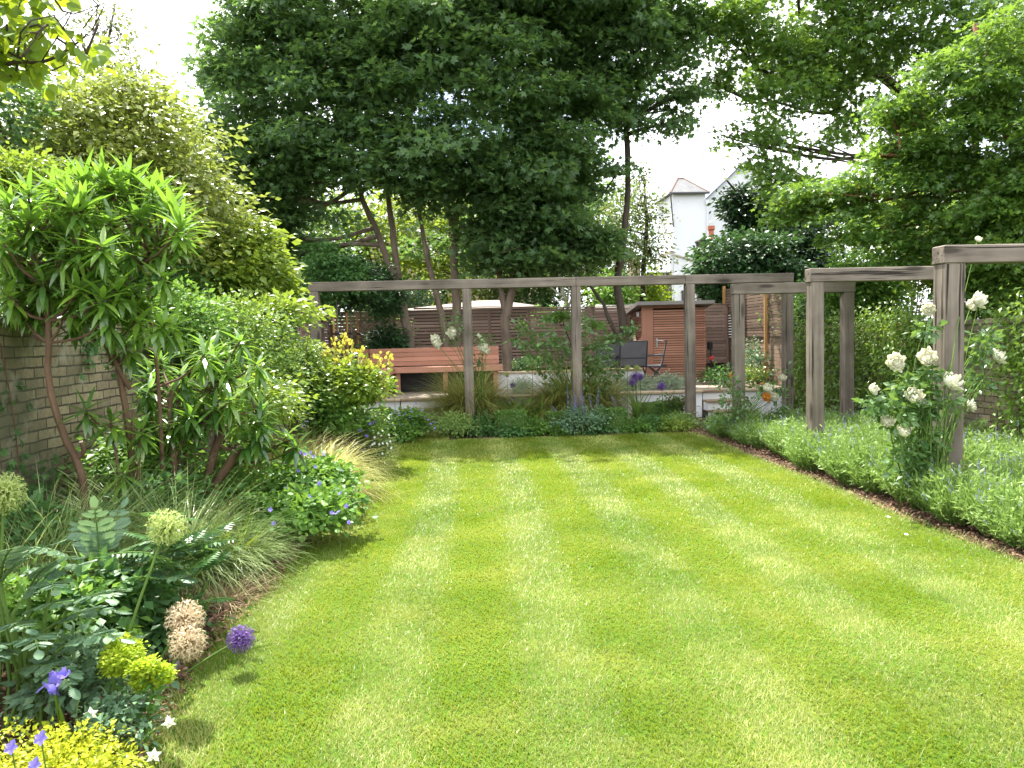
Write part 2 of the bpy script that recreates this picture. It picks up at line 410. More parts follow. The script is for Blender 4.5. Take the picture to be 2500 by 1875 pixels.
def blades(b, base, az, L, w, lean, curl, segs=4, prof='taper', twist=0, mi=0):
    n = len(base); L = np.broadcast_to(L, (n,)); w = np.broadcast_to(w, (n,)); lean = np.broadcast_to(lean, (n,)); curl = np.broadcast_to(curl, (n,))
    d = np.stack([np.cos(az), np.sin(az), np.zeros(n)], 1); side = np.stack([-np.sin(az), np.cos(az), np.zeros(n)], 1)
    if np.any(twist): 
        tw = np.broadcast_to(twist, (n,))[:, None]; side = unit(side*np.cos(tw)+d*np.sin(tw))
    p = base.copy(); rows = []
    t = np.arange(segs+1)/segs
    if prof == 'taper': wp = (1-t)**.6*.5
    elif prof == 'lance': wp = np.sin(np.pi*np.clip(t*.92+.08, 0, 1)**.8)*.5
    else: wp = np.full(segs+1, .5)*(1-t**4)
    for i in range(segs+1):
        if i == segs: rows.append(p[:, None])
        else: rows.append(np.stack([p-side*(w*wp[i])[:, None], p+side*(w*wp[i])[:, None]], 1))
        th = lean+curl*(i+.5)/segs
        p = p+(L/segs)[:, None]*(np.sin(th)[:, None]*d+np.cos(th)[:, None]*np.array([0, 0, 1.]))
    V = np.concatenate(rows, 1); k = V.shape[1]; off = (np.arange(n)*k)[:, None]
    q = np.array([(2*i, 2*i+1, 2*i+3, 2*i+2) for i in range(segs-1)]).reshape(-1, 4)
    tri = np.array([(2*segs-2, 2*segs-1, 2*segs)])
    b.add(V.reshape(-1, 3), np.zeros((0, 3), int))
    n0 = b.n-n*k
    if len(q): b.Fs.append(((q[None]+off[:, None]).reshape(-1, 4)+n0, mi))
    b.Fs.append(((tri[None]+off[:, None]).reshape(-1, 3)+n0, mi)); return b

def ell_pts(ells, n, shell=.55, r=rng):
    w = np.array([(e[1][0]*e[1][1]*e[1][2])**.72 for e in ells]); w /= w.sum()
    k = r.choice(len(ells), n, p=w); c = np.array([e[0] for e in ells])[k]; rad = np.array([e[1] for e in ells])[k]
    u = unit(r.normal(size=(n, 3))); rr = (shell**3+(1-shell**3)*r.random(n))**(1/3)
    rr = rr*(1+.09*r.normal(size=n)); rr = np.where(r.random(n) < .1, rr*(1+.3*r.random(n)), rr)
    lump = 1+.24*np.sin(u[:, 0]*7+k)*np.sin(u[:, 1]*6+2*k)+.12*np.sin(u[:, 2]*11+k)
    return c+u*rad*(rr*lump)[:, None], u
def foliage(b, ells, ncl, nl, R, size, tmpl=OVAL, shell=.55, droop=.25, flat=.4, up=.8, jit=.55, zmin=None, mi=0, szvar=.3):
    c, u = ell_pts(ells, ncl, shell)
    if zmin is not None:
        k = c[:, 2] > zmin; c, u = c[k], u[k]
    n = len(c); g = rng.normal(size=(n, nl, 3))*np.array([R, R, R*flat])*.62
    # spray tilts outward-down
    pos = (c[:, None]+g); out = unit(u*np.array([1, 1, .25])+1e-6)
    pos[..., 2] -= droop*((g*out[:, None]).sum(-1))
    pos = pos.reshape(-1, 3)
    ydir = (unit(g+1e-6)*.8+out[:, None]*.7).reshape(-1, 3)+rng.normal(size=(n*nl, 3))*.35; ydir[:, 2] -= droop
    z = np.array([0, 0, up])+np.repeat(u*.45, nl, 0)+rng.normal(size=(n*nl, 3))*jit
    place(b, tmpl, pos, ydir, z, size*(1+szvar*rng.normal(size=n*nl)).clip(.45, 1.7), mi); return b, c

def boughs(ells, k=11, seed=0):
    r = np.random.default_rng(seed); out = []
    for c, rad in ells:
        c = np.array(c, float); rad = np.array(rad, float); n = max(5, int(k*min(1.3, rad[0])**.8))
        u = unit(r.normal(size=(n, 3))); u[:, 2] = u[:, 2]*.95+.05
        for i in range(n):
            q = r.uniform(.45, .95); s = r.uniform(.34, .52)
            out.append((c+u[i]*rad*q, np.array([rad[0]*s, rad[1]*s, rad[2]*s*.6])))
        out.append((c, rad*.55))
    return out
def tree(name, label, base, stems, ells, ncl, nl, R, size, leaf, bark, tmpl=MAPLE, cat='tree', group=None, shell=.5, limb=True, jit=.55, droop=.3, sub=5, r_limb=.05, zmin=None, flat=.4, bough=None):
    """stems: list of (points, r0, r1)"""
    root = thing(name, label, cat, base, group)
    tb = B(); ends = []
    for pts, r0, r1 in stems:
        p = smooth_path(pts, max(8, 3*len(pts))); wob = rng.normal(size=p.shape)*r0*.10; wob[0] = 0
        p = p+wob; rr = np.linspace(r0, r1, len(p)); rr[0] *= 1.22; rr = rr*(1+.06*rng.normal(size=len(p)))
        tb.tube(p, rr, 10); ends.append(p)
    if bough is None: bough = tmpl is MAPLE
    fe = boughs(ells, seed=ncl) if bough else ells
    fb = B(); fb, cl = foliage(fb, fe, ncl, nl, R*(.62 if bough else 1), size, tmpl, .2 if bough else shell, droop, flat, jit=jit, zmin=zmin)
    if limb:
        allp = np.concatenate(ends)
        for c, rad in ells:
            c = np.array(c, float)
            low = allp[allp[:, 2] < c[2]+.2] if (allp[:, 2] < c[2]+.2).any() else allp
            q = low[np.argmin(np.linalg.norm(low-c, axis=1)+.0*low[:, 2])]
            mid = (q+c)/2+np.array([0, 0, -.08*np.linalg.norm(c-q)])+rng.normal(size=3)*.12
            lp = smooth_path([q, mid, c], 9)
            tb.tube(lp, np.linspace(r_limb, r_limb*.45, 9), 6)
            near = cl[np.argsort(np.linalg.norm((cl-c)/np.array(rad), axis=1))]
            near = near[:max(sub*6, 1)]
            for t in near[rng.permutation(len(near))[:sub]]:
                m2 = (c+t)/2+rng.normal(size=3)*.1
                tb.tube(smooth_path([lp[5], m2, t], 6), np.linspace(r_limb*.45, .008, 6), 5)
    tb.build('trunk', bark, root, True)
    fb.build('crown', leaf, root)
    return root

def lumps(c, r, n, k=.55, seed=0):
    rr = np.random.default_rng(seed+int(abs(c[0])*100)+int(abs(c[1])*37)); c = np.array(c, float); r = np.array(r, float); e = [(c, r*.72)]
    for i in range(n):
        u = unit(rr.normal(size=3)); u[2] = abs(u[2])*.9-.25
        e.append((c+u*r*.55, r*k*rr.uniform(.7, 1.1)))
    return e
def shrub(name, label, c, r, ncl, nl, R, size, leaf, tmpl=OVAL, cat='shrub', group=None, stem='brown_stem', nst=5, shell=.55, lump=6, ground=0., jit=.55, flat=.5, droop=.2, up=.8, parent=None, szvar=.3):
    c = np.array(c, float); r = np.array(r, float)
    root = thing(name, label, cat, (c[0], c[1], ground), group)
    fb = B(); e = lumps(c, r, lump, seed=ncl)
    fb, cl = foliage(fb, e, ncl, nl, R, size, tmpl, shell, droop, flat, up=up, jit=jit, zmin=ground+.02, szvar=szvar)
    sb = B()
    for i in range(nst):
        t = cl[rng.integers(len(cl))]; b0 = np.array([c[0]+rng.normal()*r[0]*.12, c[1]+rng.normal()*r[1]*.12, ground])
        m = (b0*.5+t*.5)+np.array([0, 0, .1*r[2]])
        sb.tube(smooth_path([b0, m, t], 7), np.linspace(max(.006, .03*r[2]), .004, 7), 5)
    if nst: sb.build('stem', stem, root, True)
    fb.build('foliage', leaf, root)
    return root

# ================================================================== SETTING
b = B(); b.add([(-400, -100, -.03), (400, -100, -.03), (400, 900, -.03), (-400, 900, -.03)], [(0, 1, 2, 3)])
struct(b.build('ground', 'ground_mixed'))
b = B(); nx, ny = 60, 90
xs = np.linspace(-3.12, 6.12, nx); ys = np.linspace(.2, 13.76, ny); X, Y = np.meshgrid(xs, ys)
Z = .012+.018*np.sin(X*5+Y*3)*np.sin(Y*4.3-X*2)+.008*rng.normal(size=X.shape)
inside = (X > -1.35) & (X < 3.55) & (Y < 11.5); Z[inside] = -.012
V = np.stack([X, Y, Z], -1).reshape(-1, 3); i = (np.arange(ny-1)[:, None]*nx+np.arange(nx-1)[None]).ravel()
b.add(V, np.stack([i, i+1, i+nx+1, i+nx], 1)); struct(b.build('soil', 'soil_earth', smooth=True))

LAWN_L = lambda y: -1.27+.05*np.sin(y*1.1)+.03*np.sin(y*2.7+1)
LAWN_R = lambda y: 3.62-.012*y+.03*np.sin(y*1.9)
yy = np.linspace(.4, 11.62, 60)
poly = [(LAWN_L(y), y) for y in yy]+[(-1.0, 11.75), (-.95, 12.5), (-.35, 12.5), (-.3, 11.72), (1, 11.66), (3.1, 11.6)]+[(LAWN_R(y), y) for y in yy[::-1] if y < 11.4]
poly = poly[::-1]
b = B(); n = len(poly); b.add([(x, y, .014) for x, y in poly]+[(x, y, -.02) for x, y in poly], [tuple(range(n))]+[(i, i+n, (i+1) % n+n, (i+1) % n) for i in range(n)])
struct(b.build('lawn', 'lawn_turf'))

# grass blades, bent by the mower in alternating stripes
def lawn_blades():
    b = B()
    for (y0, y1, dens, w, L, sg) in ((.5, 1.9, 2500, .005, .035, 1), (1.9, 3.2, 17000, .0036, .026, 2), (3.2, 4.6, 13000, .0043, .027, 1), (4.6, 6.5, 8800, .0056, .028, 1), (6.5, 9, 5000, .008, .031, 1), (9, 11.62, 3800, .0105, .031, 1)):
        n = int((y1-y0)*4.95*dens); y = rng.uniform(y0, y1, n); x = rng.uniform(-1.4, 3.7, n)
        k = (x > LAWN_L(y)-.03+.03*rng.normal(size=n)) & (x < LAWN_R(y)+.02+.03*rng.normal(size=n)); x, y = x[k], y[k]; n = len(x)
        s = np.cos(2*np.pi*(x-2.81+.05*np.sin(y*.6))/.79)
        s = 2.6*(s-.15)+.9*rng.normal(size=n); lt = s > 0
        az = np.where(lt, np.pi/2, -np.pi/2)+rng.normal(size=n)*.75
        pat = np.sin(x*3.1+1.7*np.sin(y*2.3))*np.sin(y*2.9+1.3*np.sin(x*2.1))   # scuffs where blades lie any way
        az = np.where(rng.random(n) < np.clip(.36+.4*pat, 0.1, .85), rng.uniform(0, 6.28, n), az)
        base = np.stack([x, y, np.full(n, .012)], 1)
        ln = np.where(lt, rng.uniform(.35, 1.0, n), rng.uniform(.15, .8, n))
        blades(b, base, az, L*rng.uniform(.5, 1.45, n), w*rng.uniform(.7, 1.3, n), ln, rng.uniform(.2, .7, n), sg, 'taper', rng.uniform(-.7, .7, n))
    n = 900; y = rng.uniform(1.9, 8, n); x = rng.uniform(-1.1, 3.5, n)   # a few taller or fallen blades
    blades(b, np.stack([x, y, np.full(n, .02)], 1), rng.uniform(0, 6.28, n), rng.uniform(.03, .055, n), .0035, rng.uniform(.7, 1.4, n), .3, 2)
    n = 5000   # back corner by the steps
    x = rng.uniform(-1, -.3, n); y = rng.uniform(11.5, 12.5, n)
    blades(b, np.stack([x, y, np.full(n, .012)], 1), rng.uniform(0, 6.28, n), .04, .01, rng.uniform(.1, .7, n), .5, 1)
    # longer tufts along the edges
    n = 9000; y = rng.uniform(1.6, 11.5, n); side = rng.random(n) < .6
    x = np.where(side, LAWN_L(y)+rng.normal(size=n)*.035, LAWN_R(y)+rng.normal(size=n)*.03)
    blades(b, np.stack([x, y, np.full(n, .005)], 1), np.where(side, np.pi, 0)+rng.normal(size=n)*.9, rng.uniform(.03, .07, n), .005, rng.uniform(.2, .9, n), .6, 2)
    return b
stuff(lawn_blades().build('grass', 'lawn_blade'))

def chips():
    b = B()
    zones = ((-1.75, -1.24, 2.4, 6.4, 5200), (3.5, 3.85, 4.2, 12.0, 2600), (3.2, 3.7, 11.2, 12.4, 900), (-2.6, -1.5, 2.6, 5.5, 2200), (-1.4, -1.15, 6.4, 11.5, 700))
    for x0, x1, y0, y1, n in zones:
        p = np.stack([rng.uniform(x0, x1, n), rng.uniform(y0, y1, n), rng.uniform(.015, .05, n)], 1)
        lq = np.where(p[:, 0] < 0, p[:, 0] < LAWN_L(p[:, 1])+.05*rng.random(n), p[:, 0] > LAWN_R(p[:, 1])-.03); p = p[lq]; n = len(p)
        t = (np.array([(-.5, 0, 0), (0, -.2, .03), (.5, 0, 0), (0, .2, .03)]), np.array([(0, 1, 2, 3)]))
        z = np.array([0, 0, 1.])+rng.normal(size=(n, 3))*.4
        place(b, t, p, rdir(n), z, rng.uniform(.012, .05, n))
    return b
stuff(chips().build('bark_mulch', 'wood_chip'))

# terrace floor: boards
b = B()
b.box(-3.08, 6.05, 13.81, 17.3, .02, .462)
for k in range(24):
    y = 13.86+k*.143
    b.box(-3.06, 6.03, y, y+.137, .462, .5, .004)
struct(b.build('terrace', 'deck_board'))

# white retaining walls under the terrace
def ret_wall(label, x0, x1, joints):
    t = thing('retaining_wall', label, 'wall', ((x0+x1)/2, 13.75, 0))
    w = B(); xs = [x0]+joints+[x1]
    for a, c in zip(xs[:-1], xs[1:]): w.box(a+.002, c-.002, 13.70, 13.80, -.02, .462, .003)
    w.build('wall', 'white_render', t)
    c = B(); c.box(x0-.01, x1+.01, 13.655, 13.858, .464, .506, .006); c.build('coping', 'sandstone', t)
ret_wall('white rendered low wall below the deck, left of the left hand steps', -3.05, -1.22, [-2.3, -1.75])
ret_wall('long white rendered low wall with timber edge behind the grasses and alliums', .35, 4.32, [1.3, 2.55, 3.4])
ret_wall('short white rendered low wall right of the right hand steps', 5.12, 6.04, [])

def steps(label, x0, x1):
    t = thing('garden_steps', label, 'steps', ((x0+x1)/2, 13.5, 0))
    for k in range(3):
        z = .5*(k+1)/3; y0 = 13.15+k*.27
        r = B(); r.box(x0, x1, y0+.03, y0+.27 if k < 2 else 13.83, 0 if k == 0 else .5*k/3-.02, z-.043, .003); r.build('riser', 'white_render', t)
        d = B(); d.box(x0-.005, x1+.005, y0, y0+.305 if k < 2 else 13.857, z-.041, z, .005); d.build('tread', 'tread_wood', t)
    return t
steps('white steps with timber treads at the left end of the terrace behind the tall grass', -1.2, .33)
steps('white steps with dark timber treads beside the right hand rose post', 4.34, 5.1)
# low wall of the steps' left cheek
t = thing('stone_kerb', 'grey stone kerb at the foot of the left steps beside the lawn', 'kerb', (-.6, 12.9, 0))
b = B()
for k in range(4): b.box(-1.15+k*.4, -1.15+k*.4+.395, 12.6, 12.78, -.01, .09, .006)
b.build('stone', 'coping', t)

# planter wall at the back of the terrace
t = thing('planter_wall', 'raised white planter with timber edge under the trees, right of the bench', 'planter', (2.2, 15.7, .5))
b = B()
for a, c in ((.55, 1.45), (1.45, 2.35), (2.35, 3.1), (3.1, 3.72)): b.box(a+.002, c-.002, 15.68, 15.78, .49, .815, .003)
b.box(3.62, 3.72, 15.782, 17.1, .49, .815, .003)
b.build('wall', 'white_render', t)
b = B(); b.box(.54, 3.74, 15.65, 15.82, .817, .86, .005); b.build('coping', 'sandstone', t)
b = B(); b.box(-2.9, 3.6, 15.83, 17.12, .51, .80); b.build('soil', 'soil_earth', t)

# ------------------------------------------------------------------ brick boundary walls
def bwall(name, label, x0, x1, y0, y1, z1, mat, cop=True):
    t = thing(name, label, 'wall', ((x0+x1)/2, (y0+y1)/2, 0))
    b = B(); b.box(x0, x1, y0, y1, -.05, z1); b.build('wall', mat, t)
    if cop:
        b = B(); y = y0
        while y < y1-.05:
            e = min(y+.228, y1); b.box(x0-.012, x1+.012, y+.003, e-.003, z1+.001, z1+.065+.006*rng.normal(), .006); y = e
        b.build('coping', mat, t)
bwall('brick_wall', 'old mossy yellow brick garden wall behind the tall spurge on the left', -3.33, -3.1, -1, 13.9, 1.72, 'stock_brick_y')
bwall('brick_wall', 'old brick garden wall half covered by climbers behind the roses on the right', 6.1, 6.33, -1, 13.7, 1.58, 'stock_brick_y')
bwall('brick_wall', 'pinkish brick wall beside the shed under the slatted trellis panels', 6.1, 6.33, 13.7, 17.5, 1.45, 'pink_brick_y', False)
bwall('brick_wall', 'dark brick footing below the back slatted fence', -3.1, 6.09, 17.36, 17.5, .92, 'dark_brick_x', False)

# ------------------------------------------------------------------ slatted fences
def slats(b, axis, a0, a1, c, z0, z1, pitch, gap, th=.02, mi=0, off=None):
    z = z0; k = 0
    while z+pitch-gap <= z1+1e-6:
        o = .002*rng.normal()
        if axis == 0: b.box(a0, a1, c-th/2+o, c+th/2+o, z, z+pitch-gap, .0025, mi)
        else: b.box(c-th/2+o, c+th/2+o, a0, a1, z, z+pitch-gap, .0025, mi)
        z += pitch; k += 1
t = thing('slatted_fence', 'long brown slatted fence across the back of the terrace behind the tree trunks', 'fence', (1.4, 17.25, .5))
xs = [-3.05, -1.6, -.3, .55, 1.45, 2.9, 3.8, 4.9, 6.05]
for k, (a, c) in enumerate(zip(xs[:-1], xs[1:])):
    b = B(); g = (.012, .022, .013, .024, .015, .012, .014, .014)[k]
    slats(b, 0, a+.035, c-.035, 17.26, .86, 2.2, .075, g); b.build('panel', 'fence_x', t)
for x in xs:
    b = B(); b.box(x-.033, x+.033, 17.27, 17.34, .45, 2.2, .004); b.build('post', 'fence_z', t)
b = B(); b.box(-3.08, 6.07, 17.23, 17.32, 2.204, 2.232, .004); b.build('rail', 'fence_x', t)

t = thing('slatted_fence', 'dark slatted side fence behind the staked trees at the left of the terrace', 'fence', (-3.0, 15.5, .5))
ys = [13.9, 15.0, 16.1, 17.2]
for a, c in zip(ys[:-1], ys[1:]):
    b = B(); slats(b, 1, a+.035, c-.035, -3.03, .52, 2.3, .06, .003); b.build('panel', 'fence_y', t)
for y in ys:
    b = B(); b.box(-3.02, -2.95, y-.03, y+.03, .45, 2.32, .004); b.build('post', 'fence_z', t)

t = thing('trellis_fence', 'brown slatted trellis in shade-darkened colour on top of the right brick wall beside the shed', 'fence', (6.1, 15.6, 1.45))
ys = [13.75, 14.95, 16.2, 17.4]
for a, c in zip(ys[:-1], ys[1:]):
    b = B(); slats(b, 1, a+.03, c-.03, 6.07, 1.46, 2.62, .062, .012); b.build('panel', 'trellis_shaded_y', t)
for y in ys[1:]:
    b = B(); b.box(6.0, 6.055, y-.03, y+.03, .5, 2.64, .004); b.build('post', 'stake_z', t)

# ------------------------------------------------------------------ oak pergola and arches
def beampart(name, t, x0, x1, y0, y1, z0, z1, mat):
    b = B(); b.box(x0, x1, y0, y1, z0, z1, .008); return b.build(name, mat, t)
Yb = 12.3; zb = 2.36
t = thing('timber_pergola', 'long weathered oak pergola beam on five posts across the back of the lawn', 'pergola', (1.5, Yb, 0))
px_ = (-2.39, .035, 1.80, 3.68, 5.33)
for x in px_: beampart('post', t, x-.075, x+.075, Yb-.075, Yb+.075, 0, zb, 'oak_z')
for a, c in ((-2.47, 1.80), (1.803, 3.60), (3.603, 5.41)): beampart('beam', t, a, c, Yb-.078+.004*rng.random(), Yb+.078, zb+.001, zb+.15, 'oak_x')
for (x, y, x2, lab) in ((4.12, 6.3, 6.0, 'near weathered oak arch running out of frame with white roses climbing its post'),
                        (3.92, 8.4, 5.72, 'middle weathered oak arch standing in the lavender between two others'),
                        (3.88, 10.75, 5.66, 'farthest weathered oak arch just below the long pergola beam')):
    t = thing('timber_arch', lab, 'pergola', (x, y, 0), 'oak arches along the lavender bed')
    zt = 2.1; k = .178 if y < 7 else .15
    beampart('post', t, x, x+k, y, y+k, 0, zt, 'oak_z'); beampart('post', t, x2-k, x2, y, y+k, 0, zt, 'oak_z')
    beampart('beam', t, x-.012, x2+.012, y-.006, y+k+.005, zt+.001, zt+.155, 'oak_x')

# ------------------------------------------------------------------ bench (L shaped)
t = thing('garden_bench', 'reddish cedar L shaped bench with plank back below the tree trunks', 'bench', (-.6, 15.4, .5))
bl, br = -2.05, .70
b = B()
for k in range(4): b.box(bl+.08, br-.03, 15.62+.012*k*0, 15.66, 1.035+k*.092, 1.035+k*.092+.087, .004)
b.build('backrest', 'bench_x', t)
b = B()
for k in range(4): b.box(bl+.03, bl+.07, 14.55, 15.615, 1.035+k*.092, 1.035+k*.092+.087, .004)
b.build('side_backrest', 'bench_y', t)
b = B(); b.box(bl-.005, bl+.025, 14.5, 14.56, .5, 1.41, .004); b.build('end_post', 'bench_z', t)
b = B()
for k in range(5): b.box(bl+.075 if k else bl+.62, br+.02, 15.12+k*.1, 15.12+k*.1+.095, .985, 1.02, .004)
for k in range(5): b.box(bl+.08+k*.105, bl+.08+k*.105+.1, 14.5, 15.2, .985, 1.02, .004)
b.build('seat', 'bench_x', t)
b = B(); b.box(bl+.61, br+.02, 15.085, 15.115, .91, 1.018, .004); b.box(bl+.075, bl+.61, 14.47, 14.495, .91, 1.018, .004); b.box(bl+.61, bl+.635, 14.5, 15.08, .91, 1.018, .004)
b.build('apron', 'bench_x', t)
for x, y in ((bl+.5, 14.6), (bl+.15, 14.6), (bl+.68, 15.2), (-.43, 15.2), (.58, 15.2), (-.43, 15.58), (.58, 15.58)):
    b = B(); b.box(x-.045, x+.045, y-.045, y+.045, .5, .908 if y > 15.1 else .982, .004); b.build('leg', 'bench_z', t)
b = B(); b.box(bl+.1, br-.05, 15.70, 15.73, .5, 1.0); b.build('back_board', 'black_board', t)

# ------------------------------------------------------------------ shed
sx0, sx1, sy0, sy1 = 3.80, 5.22, 16.2, 17.1
dx0, dx1 = P(1596, 850, sy0)[0], P(1671, 850, sy0)[0]
t = thing('garden_shed', 'small cedar slatted shed with a pent roof in the back right corner', 'shed', ((sx0+sx1)/2, 16.6, .5))
b = B(); slats(b, 1, sy0+.06, sy1, sx0+.012, .52, 2.1, .052, .013); b.build('wall', 'cedar_y', t)
b = B(); slats(b, 0, dx1+.05, sx1-.02, sy0+.012, .52, 2.16, .052, .013); b.build('wall', 'cedar_x', t)
b = B(); slats(b, 1, sy0+.03, sy1, sx1-.012, .52, 2.1, .052, .013); b.build('wall', 'cedar_y', t)
b = B(); b.box(sx0+.04, sx1-.03, sy0+.06, sy1-.02, .5, 2.05); b.build('lining', 'black_board', t)
b = B(); b.box(sx0-.005, dx0-.006, sy0-.012, sy0+.055, .5, 2.17, .004); b.build('corner_post', 'cedar_z', t)
b = B(); b.box(dx1+.006, dx1+.045, sy0-.014, sy0+.05, .5, 2.17, .004); b.build('door_frame', 'stake_z', t)
b = B(); b.box(dx0-.004, dx1+.004, sy0-.010, sy0+.05, 2.115, 2.168, .003); b.build('lintel', 'cedar_x', t)
b = B(); slats(b, 0, dx0, dx1, sy0+.002, .53, 2.11, .052, .013); d = b.build('door', 'cedar_bright', t)
b = B(); hx = dx0+.07; b.tube([(hx, sy0-.01, 1.42), (hx, sy0-.05, 1.42)], .01, 8); b.tube([(hx-.015, sy0-.05, 1.425), (hx+.06, sy0-.05, 1.42), (hx+.13, sy0-.05, 1.412)], .009, 8); b.box(hx-.02, hx+.02, sy0-.012, sy0-.004, 1.28, 1.47, .003)
b.build('handle', 'steel', d)
b = B()
V = []
x0, x1, y0, y1 = sx0-.14, sx1+.12, sy0-.2, sy1+.08
for (x, y) in ((x0, y0), (x1, y0), (x1, y1), (x0, y1)):
    zf = 2.185 if y == y0 else 2.03
    V += [(x, y, zf), (x, y, zf+.075)]
b.add(V, [(0, 2, 3, 1), (2, 4, 5, 3), (4, 6, 7, 5), (6, 0, 1, 7), (1, 3, 5, 7), (0, 6, 4, 2)])
b.build('roof', 'roof_edge', t)
b = B(); b.box(sx0-.05, sx0-.002, 16.42, 16.5, 1.95, 2.05, .006); b.build('lamp', 'house_render', t)

# strimmer leaning on the wall
q = P(1737, 925, 16.6); h = P(1732, 845, 16.8)
t = thing('garden_strimmer', 'black garden tool with a bright red guard leaning by the shed corner', 'tool', (q[0], q[1], .5))
b = B(); b.tube([(q[0], q[1], .5), (q[0]+.02, q[1]+.08, 1.0), (h[0]+.02, h[1], 1.3)], .016, 7); b.build('shaft', 'black_board', t)
b = B(); b.box(h[0]-.05, h[0]+.07, h[1]-.05, h[1]+.05, 1.18, 1.36, .03); b.build('motor', 'black_board', t)
b = B(); b.add(*(lambda a: (np.array([(q[0]-.02, q[1]-.02, 1.0)]+[(q[0]-.02+.05*math.cos(u), q[1]-.05+.02*math.sin(u), 1.0+.045*math.sin(u)) for u in a]), [(0, 1+i, 1+(i+1) % len(a)) for i in range(len(a))]))(np.linspace(0, 2*np.pi, 10, endpoint=False)))
b.tube([(q[0]-.07, q[1]-.03, .97), (q[0]+.05, q[1]-.03, 1.04)], [.025, .02], 8); b.build('guard', 'red_plastic', t)

# pale slatted wood panel leaning on the shed side
t = thing('slatted_wood_panel', 'pale slatted wood panel leaning against the shed side wall', 'table', (3.7, 15.95, .5))
b = B()
for k in range(17):
    z = .86+k*.044; x = 3.70-.01*k*.9; b.box(x-.03, x+.03, 15.93, 16.0, z, z+.037, .004)
b.build('slats', 'pale_wood', t)
b = B(); b.beam((3.72, 16.02, .5), (3.55, 16.02, 1.62), .02, .03); b.beam((3.72, 15.92, .5), (3.71, 15.92, .88), .02, .03); b.build('rail', 'dark_frame', t)

# ------------------------------------------------------------------ folding chairs
def chair(label, loc, rz, pale=False):
    t = thing('folding_chair', label, 'chair', (0, 0, 0), 'folding garden chairs on the terrace')
    f = B()
    for s in (-1, 1):
        x = .27*s
        f.tube([(x, -.24, .0), (x, .10, .62*.7), (x, .20, .93)], .013, 6)         # rear-leaning upright
        f.tube([(x*.95, .28, .0), (x*.95, -.18, .43)], .013, 6)
        f.tube([(x, -.22, .42), (x, .20, .42)], .012, 6)
        f.tube([(x, -.22, .63), (x, .14, .64)], .014, 6)
        f.tube([(x, -.22, .42), (x, -.22, .63)], .012, 6)
    for y, z in ((.2, .93), (.12, .60), (-.22, .42), (.28, .02), (-.24, .02), (.17, .44)): f.tube([(-.27, y, z), (.27, y, z)], .012, 6)
    f.build('frame', 'dark_frame', t)
    b = B(); b.add([(-.26, .075, .45), (.26, .075, .45), (.26, .195, .92), (-.26, .195, .92), (-.26, .085, .45), (.26, .085, .45), (.26, .205, .92), (-.26, .205, .92)], [(0, 1, 2, 3), (7, 6, 5, 4), (0, 4, 5, 1), (2, 6, 7, 3), (1, 5, 6, 2), (0, 3, 7, 4)])
    b.build('backrest', 'sling_pale' if pale else 'sling_fabric', t)
    b = B(); b.box(-.26, .26, -.22, .08, .425, .435); b.build('seat', 'sling_pale' if pale else 'sling_fabric', t)
    t.rotation_euler[2] = rz; t.location = tuple(float(v) for v in loc)
    return t
pc = P(1538, 912, 15.15)
chair('grey sling folding chair seen from behind, in front of the white planter', (pc[0], 14.95, .5), math.pi)
pc2 = P(1600, 912, 15.2)
chair('folding chair with pale grey back in profile facing left near the shed door', (pc2[0]+.02, 15.15, .5), -math.pi/2-.25, True)
pc3 = P(1478, 912, 15.5)
chair('grey sling folding chair mostly hidden behind the climbing rose', (pc3[0], 15.35, .5), math.pi+.2)

# ------------------------------------------------------------------ roofs beyond the fence, the white house
t = thing('neighbour_outbuilding', 'flat roofed outbuilding beyond the fence with pale felt roof and dark fascia', 'building', (-.2, 20, 0))
a = P(1010, 770, 18.6); c = P(1310, 760, 18.6)
b = B(); b.box(a[0], c[0], 18.62, 21.5, 0, 2.34); b.build('wall', 'black_board', t)
b = B(); zt = P(1150, 757, 18.55)[2]; V = []
rx = P(1200, 735, 20)
b.add([(a[0]-.6, 18.5, zt+.02), (c[0]+.1, 18.5, zt+.06), (c[0]+.1, 21.6, zt+.1), (a[0]-.6, 21.6, zt+.1), (a[0]+1.6, 20, P(1200, 733, 20)[2]), (c[0]-.9, 20, P(1200, 733, 20)[2])], [(0, 1, 5, 4), (1, 2, 5), (2, 3, 4, 5), (3, 0, 4)]); b.build('roof', 'roof_felt', t)
b = B(); b.box(a[0]-.6, c[0]+.1, 18.44, 18.49, zt-.13, zt+.012, .004); b.build('fascia', 'black_board', t)
t = thing('neighbour_lean_to', 'white sheet roofed lean-to beyond the fence left of the shed', 'building', (3, 18.6, 0))
a = P(1452, 760, 17.8); c = P(1640, 757, 17.8)
b = B(); b.box(a[0], c[0], 17.9, 19.6, 0, 2.2); b.build('wall', 'black_board', t)
b = B(); z0 = P(1500, 756, 17.75)[2]; z1 = P(1560, 740, 19.7)[2]
b.add([(a[0], 17.75, z0), (c[0], 17.75, z0), (c[0], 19.7, z1), (a[0]+.35, 19.7, z1), (a[0], 17.75, z0-.03), (c[0], 17.75, z0-.03), (c[0], 19.7, z1-.03), (a[0]+.35, 19.7, z1-.03)], [(0, 1, 2, 3), (7, 6, 5, 4), (0, 4, 5, 1), (1, 5, 6, 2), (2, 6, 7, 3), (3, 7, 4, 0)]); b.build('roof', 'roof_sheet', t)

